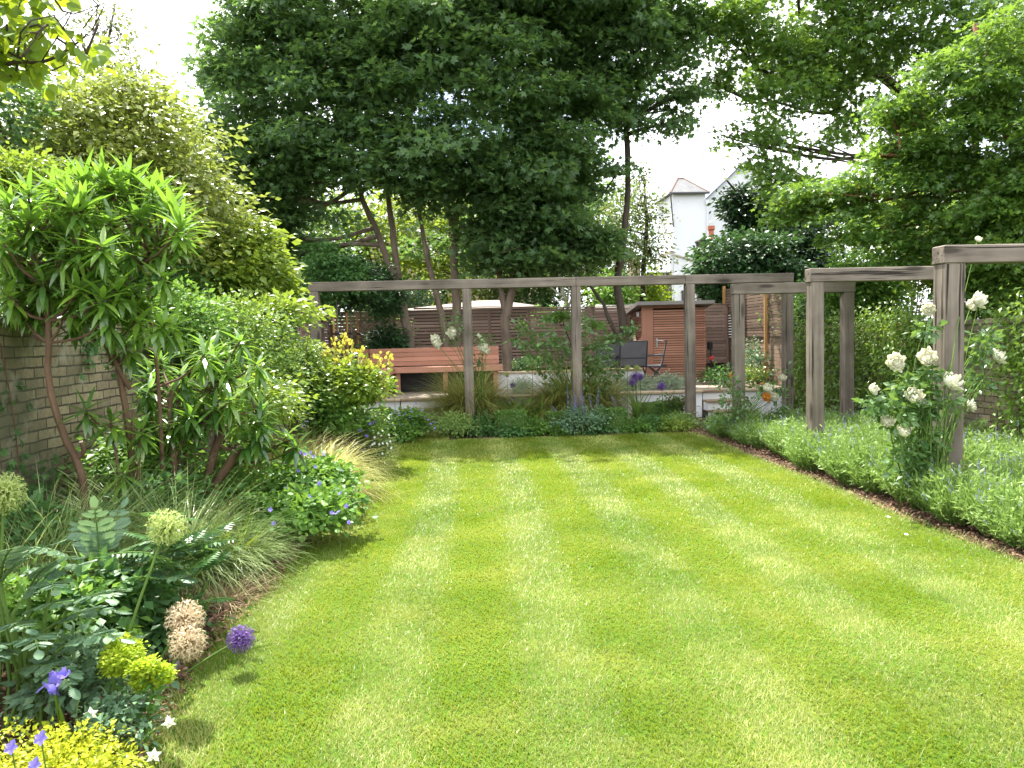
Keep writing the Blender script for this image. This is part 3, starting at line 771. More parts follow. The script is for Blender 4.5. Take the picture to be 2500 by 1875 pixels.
HY = 50.0
def HX(px): return P(px, 560, HY)[0]
def HZ(px, py): return P(px, py, HY)[2]
t = thing('white_house', 'tall white rendered house with a hipped tower roof seen between the trees', 'house', (HX(1685), HY, 0))
b = B(); x0, x1 = HX(1645), HX(1723); ze = HZ(1680, 472)
b.box(x0, x1, HY, HY+4, 0, ze); xl = HX(1636); b.box(xl, x0-.01, HY+.1, HY+4, 0, HZ(1640, 616)); b.build('tower_wall', 'house_render', t)
b = B(); o = .28; zr = HZ(1680, 421); xm = HX(1683)
V = [(x0-o, HY-o, ze+.02), (x1+o*.6, HY-o, ze+.02), (x1+o*.6, HY+4+o, ze+.02), (x0-o, HY+4+o, ze+.02), (HX(1675), HY+1.9, zr), (HX(1691), HY+1.9, zr)]
b.add(V, [(0, 1, 5, 4), (1, 2, 5), (2, 3, 4, 5), (3, 0, 4), (3, 2, 1, 0)]); rf = b.build('roof', 'slate', t)
b = B(); b.tube([V[0], V[4]], .07, 6); b.tube([V[1], V[5]], .07, 6); b.tube([V[4], V[5]], .07, 6); b.build('ridge', 'ridge_tile', rf)
b = B(); b.tube([(x0-o, HY-o-.04, ze-.03), (x1+o*.6, HY-o-.04, ze-.03)], .08, 6); b.tube([(x0-o+.05, HY-.15, ze-.1), (x0-.05, HY-.1, ze-2.2)], .05, 6); b.build('gutter', 'dark_frame', t)
b = B(); b.box(xl-.02, x0, HY+.05, HY+3, HZ(1640, 618), HZ(1640, 612)); b.beam((x0-.02, HY-.06, HZ(1650, 622)), (HX(1705), HY-.06, HZ(1700, 640)), .08, .09); b.build('ledge', 'coping', t)
# gable wing
gx0, gx1, ga = HX(1724), HX(1945), HX(1832)
ge = HZ(1726, 492); gz = HZ(1832, 390)
b = B(); V = [(gx0, HY+1, 0), (gx1, HY+1, 0), (gx1, HY+1, ge), (ga, HY+1, gz), (gx0, HY+1, ge)]
V += [(x, HY+9, z) for x, y, z in V]
b.add(V, [(0, 1, 2, 3, 4), (9, 8, 7, 6, 5), (1, 6, 7, 2), (5, 0, 4, 9), (0, 5, 6, 1)]); b.build('gable_wall', 'house_render', t)
b = B()
def slope(xa, za, xb, zb2, up=.14):
    V = [(xa, HY+.8, za), (xb, HY+.8, zb2), (xb, HY+9.2, zb2), (xa, HY+9.2, za)]; V += [(x, y, z+up) for x, y, z in V]
    b.add(V, [(0, 1, 2, 3), (7, 6, 5, 4), (0, 4, 5, 1), (1, 5, 6, 2), (2, 6, 7, 3), (3, 7, 4, 0)])
slope(gx0-.15, ge-.15, ga, gz+.02); slope(ga+.01, gz+.02, gx1+.2, ge-.2); b.build('gable_roof', 'slate_blue', t)
b = B(); b.box(HX(1700), HX(1790), HY+4.2, HY+4.6, HZ(1750, 480), HZ(1750, 449)); b.build('link_roof', 'slate_blue', t)
b = B(); b.tube([(HX(1715), HY+4.4, HZ(1750, 448)), (HX(1775), HY+4.4, HZ(1750, 447))], .12, 6); b.build('ridge', 'ridge_tile', t)
def window(px0, px1, py0, py1, y):
    xa, xb, zb_, zt_ = HX(px0), HX(px1), HZ((px0+px1)/2, py1), HZ((px0+px1)/2, py0)
    b = B(); 
    for (u0, u1, v0, v1) in ((xa, xb, zt_-.07, zt_), (xa, xb, zb_, zb_+.07), (xa, xa+.07, zb_+.071, zt_-.071), (xb-.07, xb, zb_+.071, zt_-.071)): b.box(u0, u1, y-.09, y-.005, v0, v1)
    w = b.build('window', 'dark_frame', t); b = B(); b.box(xa+.071, xb-.071, y-.05, y-.01, zb_+.071, zt_-.071); b.build('pane', 'window_glass', w)
window(1816, 1850, 448, 467, HY+1); window(1662, 1682, 709, 760, HY)
b = B(); b.tube([(x1+.1, HY-.05, ze-.6), (x1+.1, HY-.05, .2)], .05, 6); b.box(x1-.02, x1+.2, HY-.14, HY-.0, ze-.75, ze-.45, .02); b.build('drainpipe', 'house_render', t)

t = thing('chimney_stack', 'dark brick chimney stack with one red clay pot in front of the white house', 'chimney', (HX(1740)*.8, 40, 0))
s = 40/HY; xa = P(1713, 590, 40)[0]; xb = P(1765, 590, 40)[0]; zt = P(1720, 583, 40)[2]
b = B(); b.box(xa, xb, 40, 41, 0, zt-.12); b.box(xa-.06, xb+.06, 39.94, 41.06, zt-.119, zt, .02); b.build('stack', 'dark_brick_x', t)
q = P(1738, 583, 40.3); zq = P(1738, 551, 40.3)[2]
b = B(); b.tube([(q[0], 40.4, zt), (q[0], 40.4, zt+.1), (q[0], 40.4, zq-.25), (q[0], 40.4, zq-.2), (q[0], 40.4, zq)], [.2, .15, .13, .2, .19], 10); b.build('pot', 'terracotta', t)

t = thing('neighbour_house', 'pinkish brick house glimpsed between the left tree trunks', 'house', (-3, 34, 0))
a = P(905, 600, 34); c = P(1330, 600, 34)
b = B(); b.box(a[0], c[0], 34, 42, 0, P(950, 540, 34)[2]); b.build('wall', 'house_brick_x', t)
b = B(); zt = P(950, 540, 34)[2]; zr = P(950, 470, 38)[2]
b.add([(a[0]-.3, 33.7, zt), (c[0]+.3, 33.7, zt), (c[0]+.3, 42.3, zt), (a[0]-.3, 42.3, zt), (a[0]-.3, 38, zr), (c[0]+.3, 38, zr)], [(0, 1, 5, 4), (2, 3, 4, 5), (1, 2, 5), (3, 0, 4), (3, 2, 1, 0)]); b.build('roof', 'slate', t)
for p0, p1 in ((935, 960), (1130, 1160)):
    xa = P(p0, 620, 34)[0]; xb = P(p1, 620, 34)[0]; za = P(p0, 660, 34)[2]; zb_ = P(p0, 610, 34)[2]
    b = B(); b.box(xa, xb, 33.93, 33.99, za, zb_); w = b.build('window', 'house_render', t); b = B(); b.box(xa+.07, xb-.07, 33.9, 33.928, za+.07, zb_-.07); b.build('pane', 'window_glass', w)
t = thing('neighbour_house', 'tan brick house end glimpsed right of the rightmost tree trunk', 'house', (6, 30, 0))
a = P(1546, 640, 30); c = P(1563, 640, 30)
b = B(); b.box(a[0], c[0], 30, 31, 0, P(1550, 632, 30)[2]); b.build('wall', 'house_brick_x', t)
a = P(1596, 700, 31); c = P(1640, 700, 31)
b = B(); b.box(a[0], c[0], 31, 34, 0, P(1600, 665, 31)[2]); b.build('extension', 'dark_brick_x', t)

# ================================================================== TREES
def E(px, py, Y, r, fy=1.0, fz=.85):
    p = P(px, py, Y); return (p, np.array([r, r*fy, r*fz]))
def S(Y, pts, r0, r1): 
    return (np.array([P(x, y, Y+(0 if len(q) == 0 else q[0])) for x, y, *q in pts]), r0, r1)
YT = 16.35
def base(px, py, Y, z): p = P(px, py, Y); return (p[0], p[1], z)
T = 'sycamores growing in the raised planter'
tree('sycamore_tree', 'leftmost sycamore with two forked stems rising behind the bench', base(1003, 870, YT, .8),
     [S(YT, [(1004, 905), (1000, 850), (985, 760), (966, 690), (940, 620), (915, 550), (880, 470), (840, 330), (760, 150)], .115, .035),
      S(YT, [(972, 705), (968, 640), (958, 560), (948, 480), (930, 330), (900, 120)], .085, .03)],
     [E(640, 430, 16.3, 1.15), E(625, 230, 16.3, 1.15), E(720, 330, 15.8, 1.4), E(720, 480, 16, 1.0), E(690, 70, 16.5, 1.6), E(850, 360, 15.5, 1.0), E(650, 590, 16.6, .9), E(830, -80, 16.5, 1.7), E(590, 330, 16.4, .7), E(600, 120, 16.4, .8), E(610, 560, 16.0, .9), E(720, 620, 16.2, .75), E(560, 470, 16.2, .6)],
     1150, 30, .52, .12, 'sycamore_leaf', 'sycamore_bark', group=T, flat=.24, jit=.5)
tree('sycamore_tree', 'slender leaning sycamore trunk just left of the thick straight trunk', base(1090, 850, YT, .8),
     [S(YT, [(1091, 900), (1086, 810), (1066, 720), (1045, 640), (1031, 560), (1018, 470), (1000, 200)], .085, .03)],
     [E(950, 380, 15.2, 1.25), E(900, 220, 15.4, 1.4), E(990, 440, 15.3, .8), E(1020, 110, 15.6, 1.6), E(800, 140, 16, 1.3)],
     620, 30, .52, .125, 'sycamore_leaf', 'sycamore_bark', group=T, flat=.24, jit=.5)
tree('sycamore_tree', 'thick straight sycamore trunk behind the bench, forked near the leaves', base(1116, 860, YT+.1, .8),
     [S(YT+.1, [(1117, 905), (1115, 850), (1112, 720), (1110, 600), (1108, 560), (1121, 480), (1123, 400), (1120, 250), (1110, 60)], .125, .04),
      S(YT+.1, [(1108, 590), (1098, 520), (1086, 470), (1070, 380)], .07, .03)],
     [E(1090, 360, 15.2, 1.3), E(1085, 470, 15.4, .8), E(1180, 200, 15.3, 1.5), E(1090, 20, 16, 1.7), E(1060, -150, 16.5, 1.8), E(1170, 440, 15.8, .9), E(1160, 570, 16.2, .75), E(1040, 590, 16.9, .5), E(1180, -60, 15.2, 1.5), E(930, -140, 15.4, 1.6)],
     980, 30, .52, .125, 'sycamore_leaf', 'sycamore_bark', group=T, flat=.24, jit=.5)
tree('sycamore_tree', 'sycamore trunk with a low V fork right of the bench end', base(1237, 895, 16.1, .8),
     [S(16.1, [(1236, 930), (1236, 880), (1233, 800), (1240, 750), (1254, 690), (1244, 600), (1240, 540), (1255, 450), (1255, 320), (1240, 100)], .12, .04),
      S(16.1, [(1238, 775), (1225, 720), (1214, 650), (1205, 560), (1190, 430)], .075, .03)],
     [E(1255, 410, 15.6, 1.2), E(1210, 560, 15.9, .9), E(1330, 290, 15.8, 1.4), E(1345, 540, 16.1, 1.1), E(1300, 100, 15.8, 1.6), E(1390, 640, 16.2, .7), E(1270, -120, 16.5, 1.9), E(1420, -60, 15.4, 1.5), E(1290, 650, 16.4, .6), E(1400, 420, 16.4, 1.0), E(1260, 600, 15.6, .7), E(1420, 600, 15.9, .6), E(1340, 640, 15.7, .75), E(1180, 630, 15.9, .6), E(1470, 600, 16.0, .55)],
     1600, 30, .52, .125, 'sycamore_leaf', 'sycamore_bark', group=T, flat=.24, jit=.5)
tree('sycamore_tree', 'rightmost sycamore with a curved side branch, left of the shed', base(1520, 850, 16.3, .8),
     [S(16.3, [(1522, 905), (1521, 850), (1518, 770), (1508, 705), (1512, 640), (1525, 560), (1533, 450), (1530, 300), (1522, 120), (1520, 0)], .105, .04),
      S(16.3, [(1517, 840), (1487, 780), (1474, 745), (1450, 710), (1438, 690), (1432, 650), (1440, 600)], .05, .02)],
     [E(1470, 230, 16.3, 1.1), E(1560, 130, 16, 1.2), E(1600, 0, 16.3, 1.3), E(1475, 430, 16.2, .7), E(1440, 30, 16.2, 1.3), E(1640, 240, 15.8, .62), E(1650, 310, 15.8, .5), E(1560, 290, 16, .55)],
     620, 28, .46, .12, 'sycamore_leaf', 'dark_bark', group=T, flat=.26, sub=3)

# trees beyond the back fence, in the sun
Tb = 'trees beyond the back fence'
for (lab, bx, Y, els, ncl) in (
    ('sunlit yellow green tree glowing behind the two leftmost sycamore stems', 900, 25, [(820, 640, 25, 2.1), (950, 600, 25, 2.0), (880, 540, 25, 1.6), (740, 560, 25.5, 1.8), (960, 690, 24.5, 1.2)], 210),
    ('sunlit leafy tree beyond the fence behind the thick straight trunk', 1080, 27, [(1080, 600, 27, 2.2), (1180, 560, 27, 2.0), (1050, 480, 27.5, 2.0), (1140, 650, 26, 1.8)], 210),
    ('dense green tree beyond the fence behind the V forked trunk', 1330, 24, [(1290, 600, 24, 1.9), (1400, 560, 24, 1.9), (1340, 470, 24.5, 1.8), (1420, 660, 23.5, 1.3)], 230),
    ('dark tree filling the left end beyond the fence above the staked trees', 640, 22, [(640, 640, 22, 1.7), (700, 560, 22, 1.6), (580, 560, 22, 1.4), (740, 680, 21.5, 1.3), (620, 720, 21, 1.3)], 260)):
    dark = 'dark' in lab or 'dense' in lab
    tree('background_tree', lab, base(bx, 700, Y, 0), [S(Y, [(bx, 830), (bx+4, 700), (bx-6, 560)], .16, .05)], [E(*e) for e in els], int(ncl*1.7), 24, .6, .17, 'sycamore_leaf' if dark else 'far_leaf', 'dark_bark', OVAL, group=Tb, sub=3)
tree('background_tree', 'small leaved tree with a pale thin crown between the rightmost trunk and the white house', base(1570, 700, 21, 0),
     [S(21, [(1566, 830), (1570, 680), (1578, 560), (1572, 440)], .09, .03)], [E(1545, 640, 21, .9), E(1585, 600, 21, .6), E(1550, 500, 21, .75), E(1590, 525, 21, .4), E(1520, 560, 21, .8), E(1565, 430, 21, .35)], 230, 26, .34, .085, 'birch_leaf', 'dark_bark', OVAL, group=Tb, sub=4, r_limb=.03)
tree('birch_tree', 'white stemmed birch branches showing over the fence left of the lean-to', base(1380, 760, 21.5, 0),
     [S(21.5, [(1392, 850), (1386, 755), (1376, 715), (1370, 690), (1358, 640)], .075, .03), S(21.5, [(1378, 722), (1362, 716), (1350, 705), (1330, 690)], .035, .015), S(21.5, [(1384, 745), (1388, 710), (1392, 670)], .04, .015), S(21.5, [(1376, 730), (1358, 735), (1348, 728)], .03, .012), S(21.5, [(1386, 752), (1400, 715), (1405, 690)], .035, .012)],
     [E(1360, 640, 22, 1.0), E(1420, 650, 22.5, .8)], 60, 24, .4, .1, 'birch_leaf', 'white_bark', OVAL, group=Tb, limb=False)
for (lab, px, py, Y, r, leaf) in (
    ('pale grey green bush showing over the fence behind the outbuilding roof', 1000, 735, 23.5, (1.3, .9, .8), 'glaucous_leaf'),
    ('bright bush over the fence left of the rightmost sycamore trunk', 1470, 735, 21, (.9, .7, 1.0), 'laurel_leaf'),
    ('dark leafy bush over the fence just left of the rightmost trunk', 1495, 720, 19.8, (.45, .5, .8), 'bed_leaf'),
    ('yellow green conifer clump over the fence left of the white house', 1585, 720, 24, (.55, .5, .95), 'lime_leaf'),
    ('dark spiky bush beyond the fence left of the birch stems', 1310, 720, 23, (1.0, .8, .9), 'deep_leaf'),
    ('dull green bush low behind the fence at the left', 820, 740, 21, (1.4, .8, 1.1), 'deep_leaf'),
    ('tall bush beyond the fence between thick trunk and V forked trunk', 1180, 705, 23, (1.2, .8, .6), 'birch_leaf')):
    c = P(px, py, Y); shrub('bush', lab, c, r, 90, 22, .3, .11, leaf, OVAL, nst=3, ground=0)

# right hand trees beyond the brick wall
tree('maple_tree', 'large overhanging tree with a thick slanting branch, top right of the photo', base(2480, 700, 18.2, 0),
     [S(17.7, [(2450, 900, .6), (2440, 640, .4), (2380, 460, .2), (2290, 340), (2200, 230), (2120, 160), (2050, 105), (1960, 60)], .24, .05),
      S(17.4, [(2290, 340), (2150, 290), (2050, 270), (1960, 210), (1850, 170)], .09, .03), S(17.4, [(2380, 450), (2380, 250), (2360, 60)], .11, .05)],
     [E(1810, 120, 16.25, 1.23), E(1790, 10, 16.25, 1.17), E(1900, 250, 16.25, 1.04), E(1860, 340, 15.99, 0.65), E(1990, 110, 16.64, 1.30), E(2150, 50, 16.25, 1.43), E(2060, 260, 16.90, 1.04), E(2320, 80, 15.86, 1.56), E(2200, 330, 17.16, 1.04), E(2470, 100, 15.08, 1.69), E(1990, 370, 16.25, 0.59), E(1940, -110, 16.25, 1.82), E(2230, -130, 15.99, 1.95), E(2080, 160, 18.20, 1.17), E(1750, 200, 16.38, 0.59), E(1850, 400, 16, .6), E(1920, 440, 15.8, .65), E(1780, 330, 16.2, .4), E(1960, 470, 15, .6), E(1900, 160, 17.16, 1.04)],
     1250, 30, .54, .115, 'lit_tree_leaf', 'dark_bark', flat=.28, sub=3)
tree('maple_tree', 'closer spreading tree with reddish bark at the right edge behind the near arch', base(2560, 800, 9.6, 0),
     [S(9.5, [(2540, 1000, .2), (2530, 700, .2), (2500, 480, .1), (2480, 380), (2440, 290), (2400, 200), (2380, 60)], .09, .03), S(9.5, [(2500, 480), (2470, 440), (2380, 385), (2300, 370), (2200, 380)], .04, .012), S(9.5, [(2510, 420), (2520, 300), (2500, 180)], .06, .02)],
     [E(2300, 380, 9.5, .62), E(2170, 400, 9.8, .55), E(2420, 300, 9.2, .7), E(2450, 480, 9, .7), E(2260, 490, 9.6, .55), E(2080, 470, 10.2, .45), E(2420, 150, 9, .75), E(2190, 300, 9.6, .45), E(2520, 360, 8.8, .8), E(2350, 580, 9.4, .6), E(1990, 480, 10.6, .45), E(1920, 520, 11, .35), E(2100, 560, 10.2, .5), E(2200, 600, 9.8, .5), E(2480, 620, 9, .7)],
     1350, 30, .3, .068, 'lit_tree_leaf', 'red_bark', r_limb=.025, flat=.26)
for (lab, px, py, Y, r, ncl, size, leaf) in (
    ('yellow green bush above the wall behind the middle arch post', 1990, 560, 11.4, (.75, .6, .55), 130, .06, 'laurel_leaf'),
    ('bushy light green shrub above the wall between middle and near arches', 2130, 620, 10.6, (.8, .6, .8), 170, .06, 'lit_tree_leaf'),
    ('bright leafy shrub with golden tips left of the near arch top', 2250, 620, 10, (.6, .5, .7), 150, .055, 'laurel_leaf'),
    ('pale glossy leafed shrub over the wall seen through the near arch', 2420, 720, 9.4, (.8, .6, .9), 200, .06, 'lit_tree_leaf'),
    ('dark leafy shrub over the wall behind the middle arch beam', 2020, 720, 12.6, (.9, .6, .8), 170, .07, 'bed_leaf')):
    c = P(px, py, Y); c[0] = max(c[0], 6.45+r[0]*.5); shrub('tall_shrub', lab, c, r, ncl*2, 26, .2, size*1.15, leaf, OVAL, nst=4, group='shrubs above the right wall')
tree('evergreen_tree', 'dark pointed evergreen tree right of the white house', base(1830, 800, 20, 0), [S(20, [(1830, 830), (1825, 650), (1800, 480)], .14, .012)],
     [E(1790, 480, 20, .26), E(1774, 440, 20, .12), E(1845, 575, 20, .65), E(1870, 520, 20.3, .8), E(1910, 600, 19.5, .95), E(1850, 640, 19.8, 1.0), E(1830, 500, 20.2, .6), E(1830, 520, 20, .3), E(1940, 520, 20.5, .9), E(1960, 640, 19, .9), E(1900, 700, 19, 1.0)], 1100, 32, .26, .13, 'evergreen_leaf', 'dark_bark', OVAL, sub=3)
tree('laurel_tree', 'rounded dark laurel hanging over the fence above the shed', base(1800, 760, 18.2, 0), [S(18.2, [(1830, 900), (1825, 760), (1800, 660)], .1, .04)],
     [E(1760, 640, 18, .62), E(1850, 620, 18, .7), E(1800, 690, 18.1, .75), E(1900, 680, 18, .7), E(1740, 690, 18.2, .4)], 470, 28, .26, .12, 'dark_laurel_leaf', 'dark_bark', OVAL, sub=3)
tree('background_tree', 'hazy green tree far behind the white house roofs', base(2000, 700, 38, 0), [S(38, [(2000, 830), (2010, 560)], .2, .06)], [E(1990, 600, 38, 2.5), E(2150, 560, 38, 2.8), E(2300, 540, 36, 3), E(2450, 520, 34, 3)], 160, 22, .9, .3, 'sycamore_leaf', 'dark_bark', OVAL, group=Tb, limb=False)

# left hand trees over the wall
tree('tall_shrub', 'tall olive yellow glossy leafed shrub leaning over the left wall', base(300, 800, 9.8, 0),
     [S(9.8, [(330, 950), (330, 700), (310, 480), (320, 250)], .06, .015), S(9.8, [(340, 900), (420, 700), (470, 500)], .05, .015), S(9.7, [(300, 900), (230, 600), (200, 330)], .05, .015)],
     [E(330, 330, 9.8, .9), E(190, 310, 9.6, .75), E(450, 470, 9.9, .75), E(120, 400, 9.2, .7), E(330, 240, 9.9, .45), E(520, 560, 10.5, .6), E(430, 340, 10.5, .5), E(260, 440, 9.5, .8), E(560, 610, 10.4, .45), E(390, 580, 9.8, .7)],
     700, 26, .26, .085, 'olive_leaf', 'brown_stem', OVAL, cat='shrub', r_limb=.018, sub=9, jit=.45, shell=.3)
tree('laurel_shrub', 'laurel with bright yellow green leaves behind the left wall near the pergola', base(580, 800, 10.6, 0),
     [S(10.6, [(590, 900), (585, 780), (590, 650)], .05, .015)], [E(570, 640, 10.5, .6), E(620, 690, 10.6, .42), E(530, 700, 10.2, .55), E(600, 590, 10.8, .35), E(640, 660, 10.8, .3)], 360, 26, .2, .095, 'laurel_leaf', 'brown_stem', OVAL, cat='shrub', r_limb=.018)
tree('birch_tree', 'thin feathery birch against the white sky at the left', base(230, 700, 13.5, 0),
     [S(13.5, [(300, 850), (270, 500), (230, 280), (260, 120), (280, 20)], .07, .012)], [E(250, 130, 13.5, .65), E(170, 250, 13.5, .75), E(310, 230, 13.5, .7), E(110, 330, 13.5, .7), E(420, 400, 14, .75), E(490, 430, 14.5, .6), E(270, 60, 13.5, .4), E(500, 520, 14.5, .7), E(90, 130, 13.8, .5)], 430, 22, .32, .07, 'birch_leaf', 'dark_bark', OVAL, r_limb=.018, sub=7, shell=.2)
tree('dark_tree', 'dark leafy tree at the far left edge above the olive shrub', base(-40, 700, 8.5, 0), [S(8.5, [(-60, 900), (-50, 500), (-40, 250)], .08, .02)],
     [E(-20, 290, 8.5, .42), E(-60, 180, 8.6, .6), E(-70, 400, 8.5, .6)], 120, 24, .2, .08, 'sycamore_leaf', 'dark_bark', OVAL, r_limb=.02)
tree('lime_tree', 'overhanging branch of large lime green heart shaped leaves, top left corner', (-3.9, 4.2, 0),
     [(np.array([(-3.9, 4.2, 0), (-3.9, 4.3, 1.8), (-3.7, 4.4, 2.9), P(-60, 170, 4.5), P(40, 152, 4.5), P(110, 150, 4.5), P(180, 112, 4.5), P(225, 75, 4.5)]), .022, .003)],
     [E(20, 40, 4.5, .27), E(-40, 100, 4.5, .3), E(90, 100, 4.5, .16), E(170, 95, 4.5, .13), E(225, 85, 4.5, .10), E(70, 130, 4.4, .14), E(-20, 150, 4.5, .2), E(195, 45, 4.6, .06), E(-60, 10, 4.5, .4)], 80, 8, .10, .075, 'lime_leaf', 'dark_bark', ROUND, limb=True, r_limb=.004, sub=2, shell=.1, droop=.5, jit=.8)
for (lab, px, py, Y, r, ncl, size, leaf) in (
    ('yellow leafed bush above the wall at the left edge behind the spurge', 30, 440, 7.6, (.42, .4, .3), 70, .05, 'laurel_leaf'),
    ('dark bush behind the wall at the left edge behind the spurge', 90, 640, 8, (.9, .6, .7), 130, .07, 'bed_leaf'),
    ('deep green shrub above the wall behind the spurge stems', 400, 700, 9, (.7, .5, .45), 110, .06, 'deep_leaf'),
    ('olive green shrub over the wall under the olive yellow one', 300, 560, 8.8, (.9, .5, .6), 130, .07, 'olive_leaf')):
    c = P(px, py, Y); c[0] = min(c[0], -3.4-r[0]*.5); shrub('tall_shrub', lab, c, r, ncl*2, 26, .2, size*1.15, leaf, OVAL, nst=4, group='shrubs above the left wall')
for (lab, x, y, r) in (('dark hedge shrub behind the trellis fence nearest the shed', 7.0, 16.6, (.7, 1.0, 1.5)), ('dark hedge shrub behind the trellis fence nearest the arches', 7.0, 14.8, (.7, 1.0, 1.5)),
    ('dark shrub beyond the left side fence behind the staked trees', -3.9, 15.8, (.6, 1.0, 1.4)), ('dark shrub beyond the left side fence next to the pergola end', -3.9, 14.2, (.6, .9, 1.4)), ('shrub added beyond the back fence to block bright slat gaps behind the left end of the bench', -2.2, 18.2, (1.1, .5, 1.3)), ('shrub added beyond the back fence to block bright slat gaps left of the rightmost trunk', 2.1, 18.3, (.8, .4, 1.1)),  # both back fence shrubs are added to block bright sky between the slats
    ('dark shrub over the right wall between trellis and middle arch', 7.0, 12.9, (.6, .9, 1.2))):
    shrub('hedge_shrub', lab, (x, y, 1.45), r, 330, 26, .22, .09, 'sycamore_leaf', OVAL, nst=3)
# staked young trees by the left fence
for i, (lab, sx, Y, els) in enumerate((
    ('staked young tree with a round clipped crown behind the pergola end post', 826, 15.0, [(800, 640, 15, .45), (840, 680, 15, .42), (790, 700, 15, .36)]),
    ('staked young tree in the middle of the three by the left fence', 858, 15.6, [(850, 660, 15.6, .42), (880, 700, 15.6, .42), (860, 730, 15.6, .3)]),
    ('staked young tree nearest the bench among the three by the left fence', 884, 16.3, [(910, 690, 16.3, .45), (930, 740, 16.3, .4), (950, 710, 16.3, .4)]))):
    q = P(sx, 850, Y); t = tree('young_tree', lab, (q[0], Y, .5), [(np.array([(q[0], Y, .5), (q[0]+.01, Y, 1.4), (q[0]-.01, Y, 2.5)]), .022, .014)], [E(*e) for e in els], 190, 26, .16, .08, 'dark_laurel_leaf' if i else 'deep_leaf', 'sycamore_bark', OVAL, group='staked trees by the left fence', r_limb=.012, sub=3, shell=.4)
    b = B(); b.tube([(q[0]-.075, Y, .5), (q[0]-.075, Y, 2.15)], .024, 8); b.build('stake', 'stake_z', t)
    b = B(); b.box(q[0]-.105, q[0]+.03, Y-.03, Y+.03, 1.7, 1.74, .01); b.build('tie', 'black_board', t)
c = P(945, 800, 16.2); shrub('dark_shrub', 'dark shrub in the planter behind the left arm of the bench', (c[0], 16.3, 1.25), (.62, .4, .75), 240, 24, .16, .08, 'dark_laurel_leaf', OVAL, ground=.8)
c = P(1290, 880, 16.2); shrub('planter_plant', 'low dark leafy plant in the planter right of the V forked trunk', (c[0]+.1, 16.2, .95), (.5, .3, .2), 60, 20, .12, .05, 'deep_leaf', OVAL, ground=.8, nst=0)
q = P(1400, 770, 15.9)
tree('japanese_maple', 'low young maple with flat feathery green leaves behind the climbing rose', (q[0]+.1, 16.3, .8), [(np.array([(q[0]+.1, 16.3, .8), (q[0], 16.2, 1.3), (q[0]-.2, 16, 1.8)]), .025, .01)],
     [E(1355, 780, 15.9, .28, 1, .3), E(1440, 790, 15.9, .26, 1, .35), E(1370, 770, 16, .25, 1, .3)], 44, 22, .16, .055, 'bed_leaf', 'dark_bark', MAPLE, r_limb=.01, sub=3)

# ================================================================== PLANTING
def petals(b, c, axis, R, n, open_, wid, az0=0, mi=0, ruff=.08, r=rng):
    """one whorl of cupped petals round axis"""
    axis = unit(np.array(axis, float)); a = np.array([1., 0, 0]) if abs(axis[0]) < .8 else np.array([0, 1., 0])
    u = unit(np.cross(axis, a)); v = np.cross(axis, u); c = np.array(c)
    nu, nv = 4, 4
    for k in range(n):
        az = az0+2*np.pi*k/n+r.normal()*.12; op = open_*(1+.1*r.normal()); Rk = R*(1+.06*r.normal()); V = []
        for j in range(nv+1):
            f = j/nv; ph = op*f
            for i in range(nu+1):
                s = i/nu*2-1; ww = wid*math.sin(math.pi*min(1, .18+.62*f))*(1-.15*f)
                th = az+s*ww/max(.35, math.sin(max(ph, .15)))*.6; rr = Rk*(1+ruff*r.normal()*f-.10*f*s*s)
                V.append(c+rr*(math.sin(ph)*(math.cos(th)*u+math.sin(th)*v)+(1-math.cos(ph)-.55)*axis))
        Fa = [(j*(nu+1)+i, j*(nu+1)+i+1, (j+1)*(nu+1)+i+1, (j+1)*(nu+1)+i) for j in range(nv) for i in range(nu)]
        b.add(V, Fa, mi)
def bloom_mesh(mat, seed):
    r = np.random.default_rng(seed); b = B()
    for R, n, op, w in ((.35, 4, 2.5, 1.0), (.5, 5, 2.2, .95), (.68, 6, 1.9, .85), (.85, 7, 1.55, .8), (1.0, 7, 1.2, .8)): petals(b, (0, 0, 0), (0, 0, 1), R, n, op, w, r.random()*6, 0, .06, r)
    o = b.build('flower', mat, None, True); me = o.data; bpy.data.objects.remove(o); return me
BLOOM = {m: [bloom_mesh(m, s) for s in (1, 2, 3)] for m in ('cream_petal', 'orange_petal')}
def put_bloom(parent, p, R, axis, mat='cream_petal', name='flower'):
    o = bpy.data.objects.new(name, random.choice(BLOOM[mat])); COL.objects.link(o); o.parent = parent
    o.location = tuple(np.array(p)-np.array(parent.location)); o.scale = (R*1.2,)*3
    o.rotation_euler = Vector(tuple(axis)).to_track_quat('Z', 'Y').to_euler(); return o
def small_flower_mesh(mat, n=5, seed=0):
    r = np.random.default_rng(seed); b = B()
    for k in range(n):
        a = 2*np.pi*k/n; d = np.array([math.cos(a), math.sin(a), .25]); place(b, (ROUND[0]*np.array([.85, 1, 1.6]), ROUND[1]), np.zeros((1, 3)), d[None]+r.normal(size=(1, 3))*.08, np.array([[0, 0, 1.]]), r.uniform(.85, 1.1))
    o = b.build('flower', mat); me = o.data; bpy.data.objects.remove(o); return me
SF = {m: small_flower_mesh(m) for m in ('violet_petal', 'white_petal', 'pink_petal')}
def put_small(parent, p, R, mat, axis=None):
    o = bpy.data.objects.new('flower', SF[mat]); COL.objects.link(o); o.parent = parent
    o.location = tuple(np.array(p)-np.array(parent.location)); o.scale = (R,)*3
    ax = np.array([0, -.5, .6])+rng.normal(size=3)*.4 if axis is None else axis
    o.rotation_euler = Vector(tuple(ax)).to_track_quat('Z', 'Y').to_euler(); return o

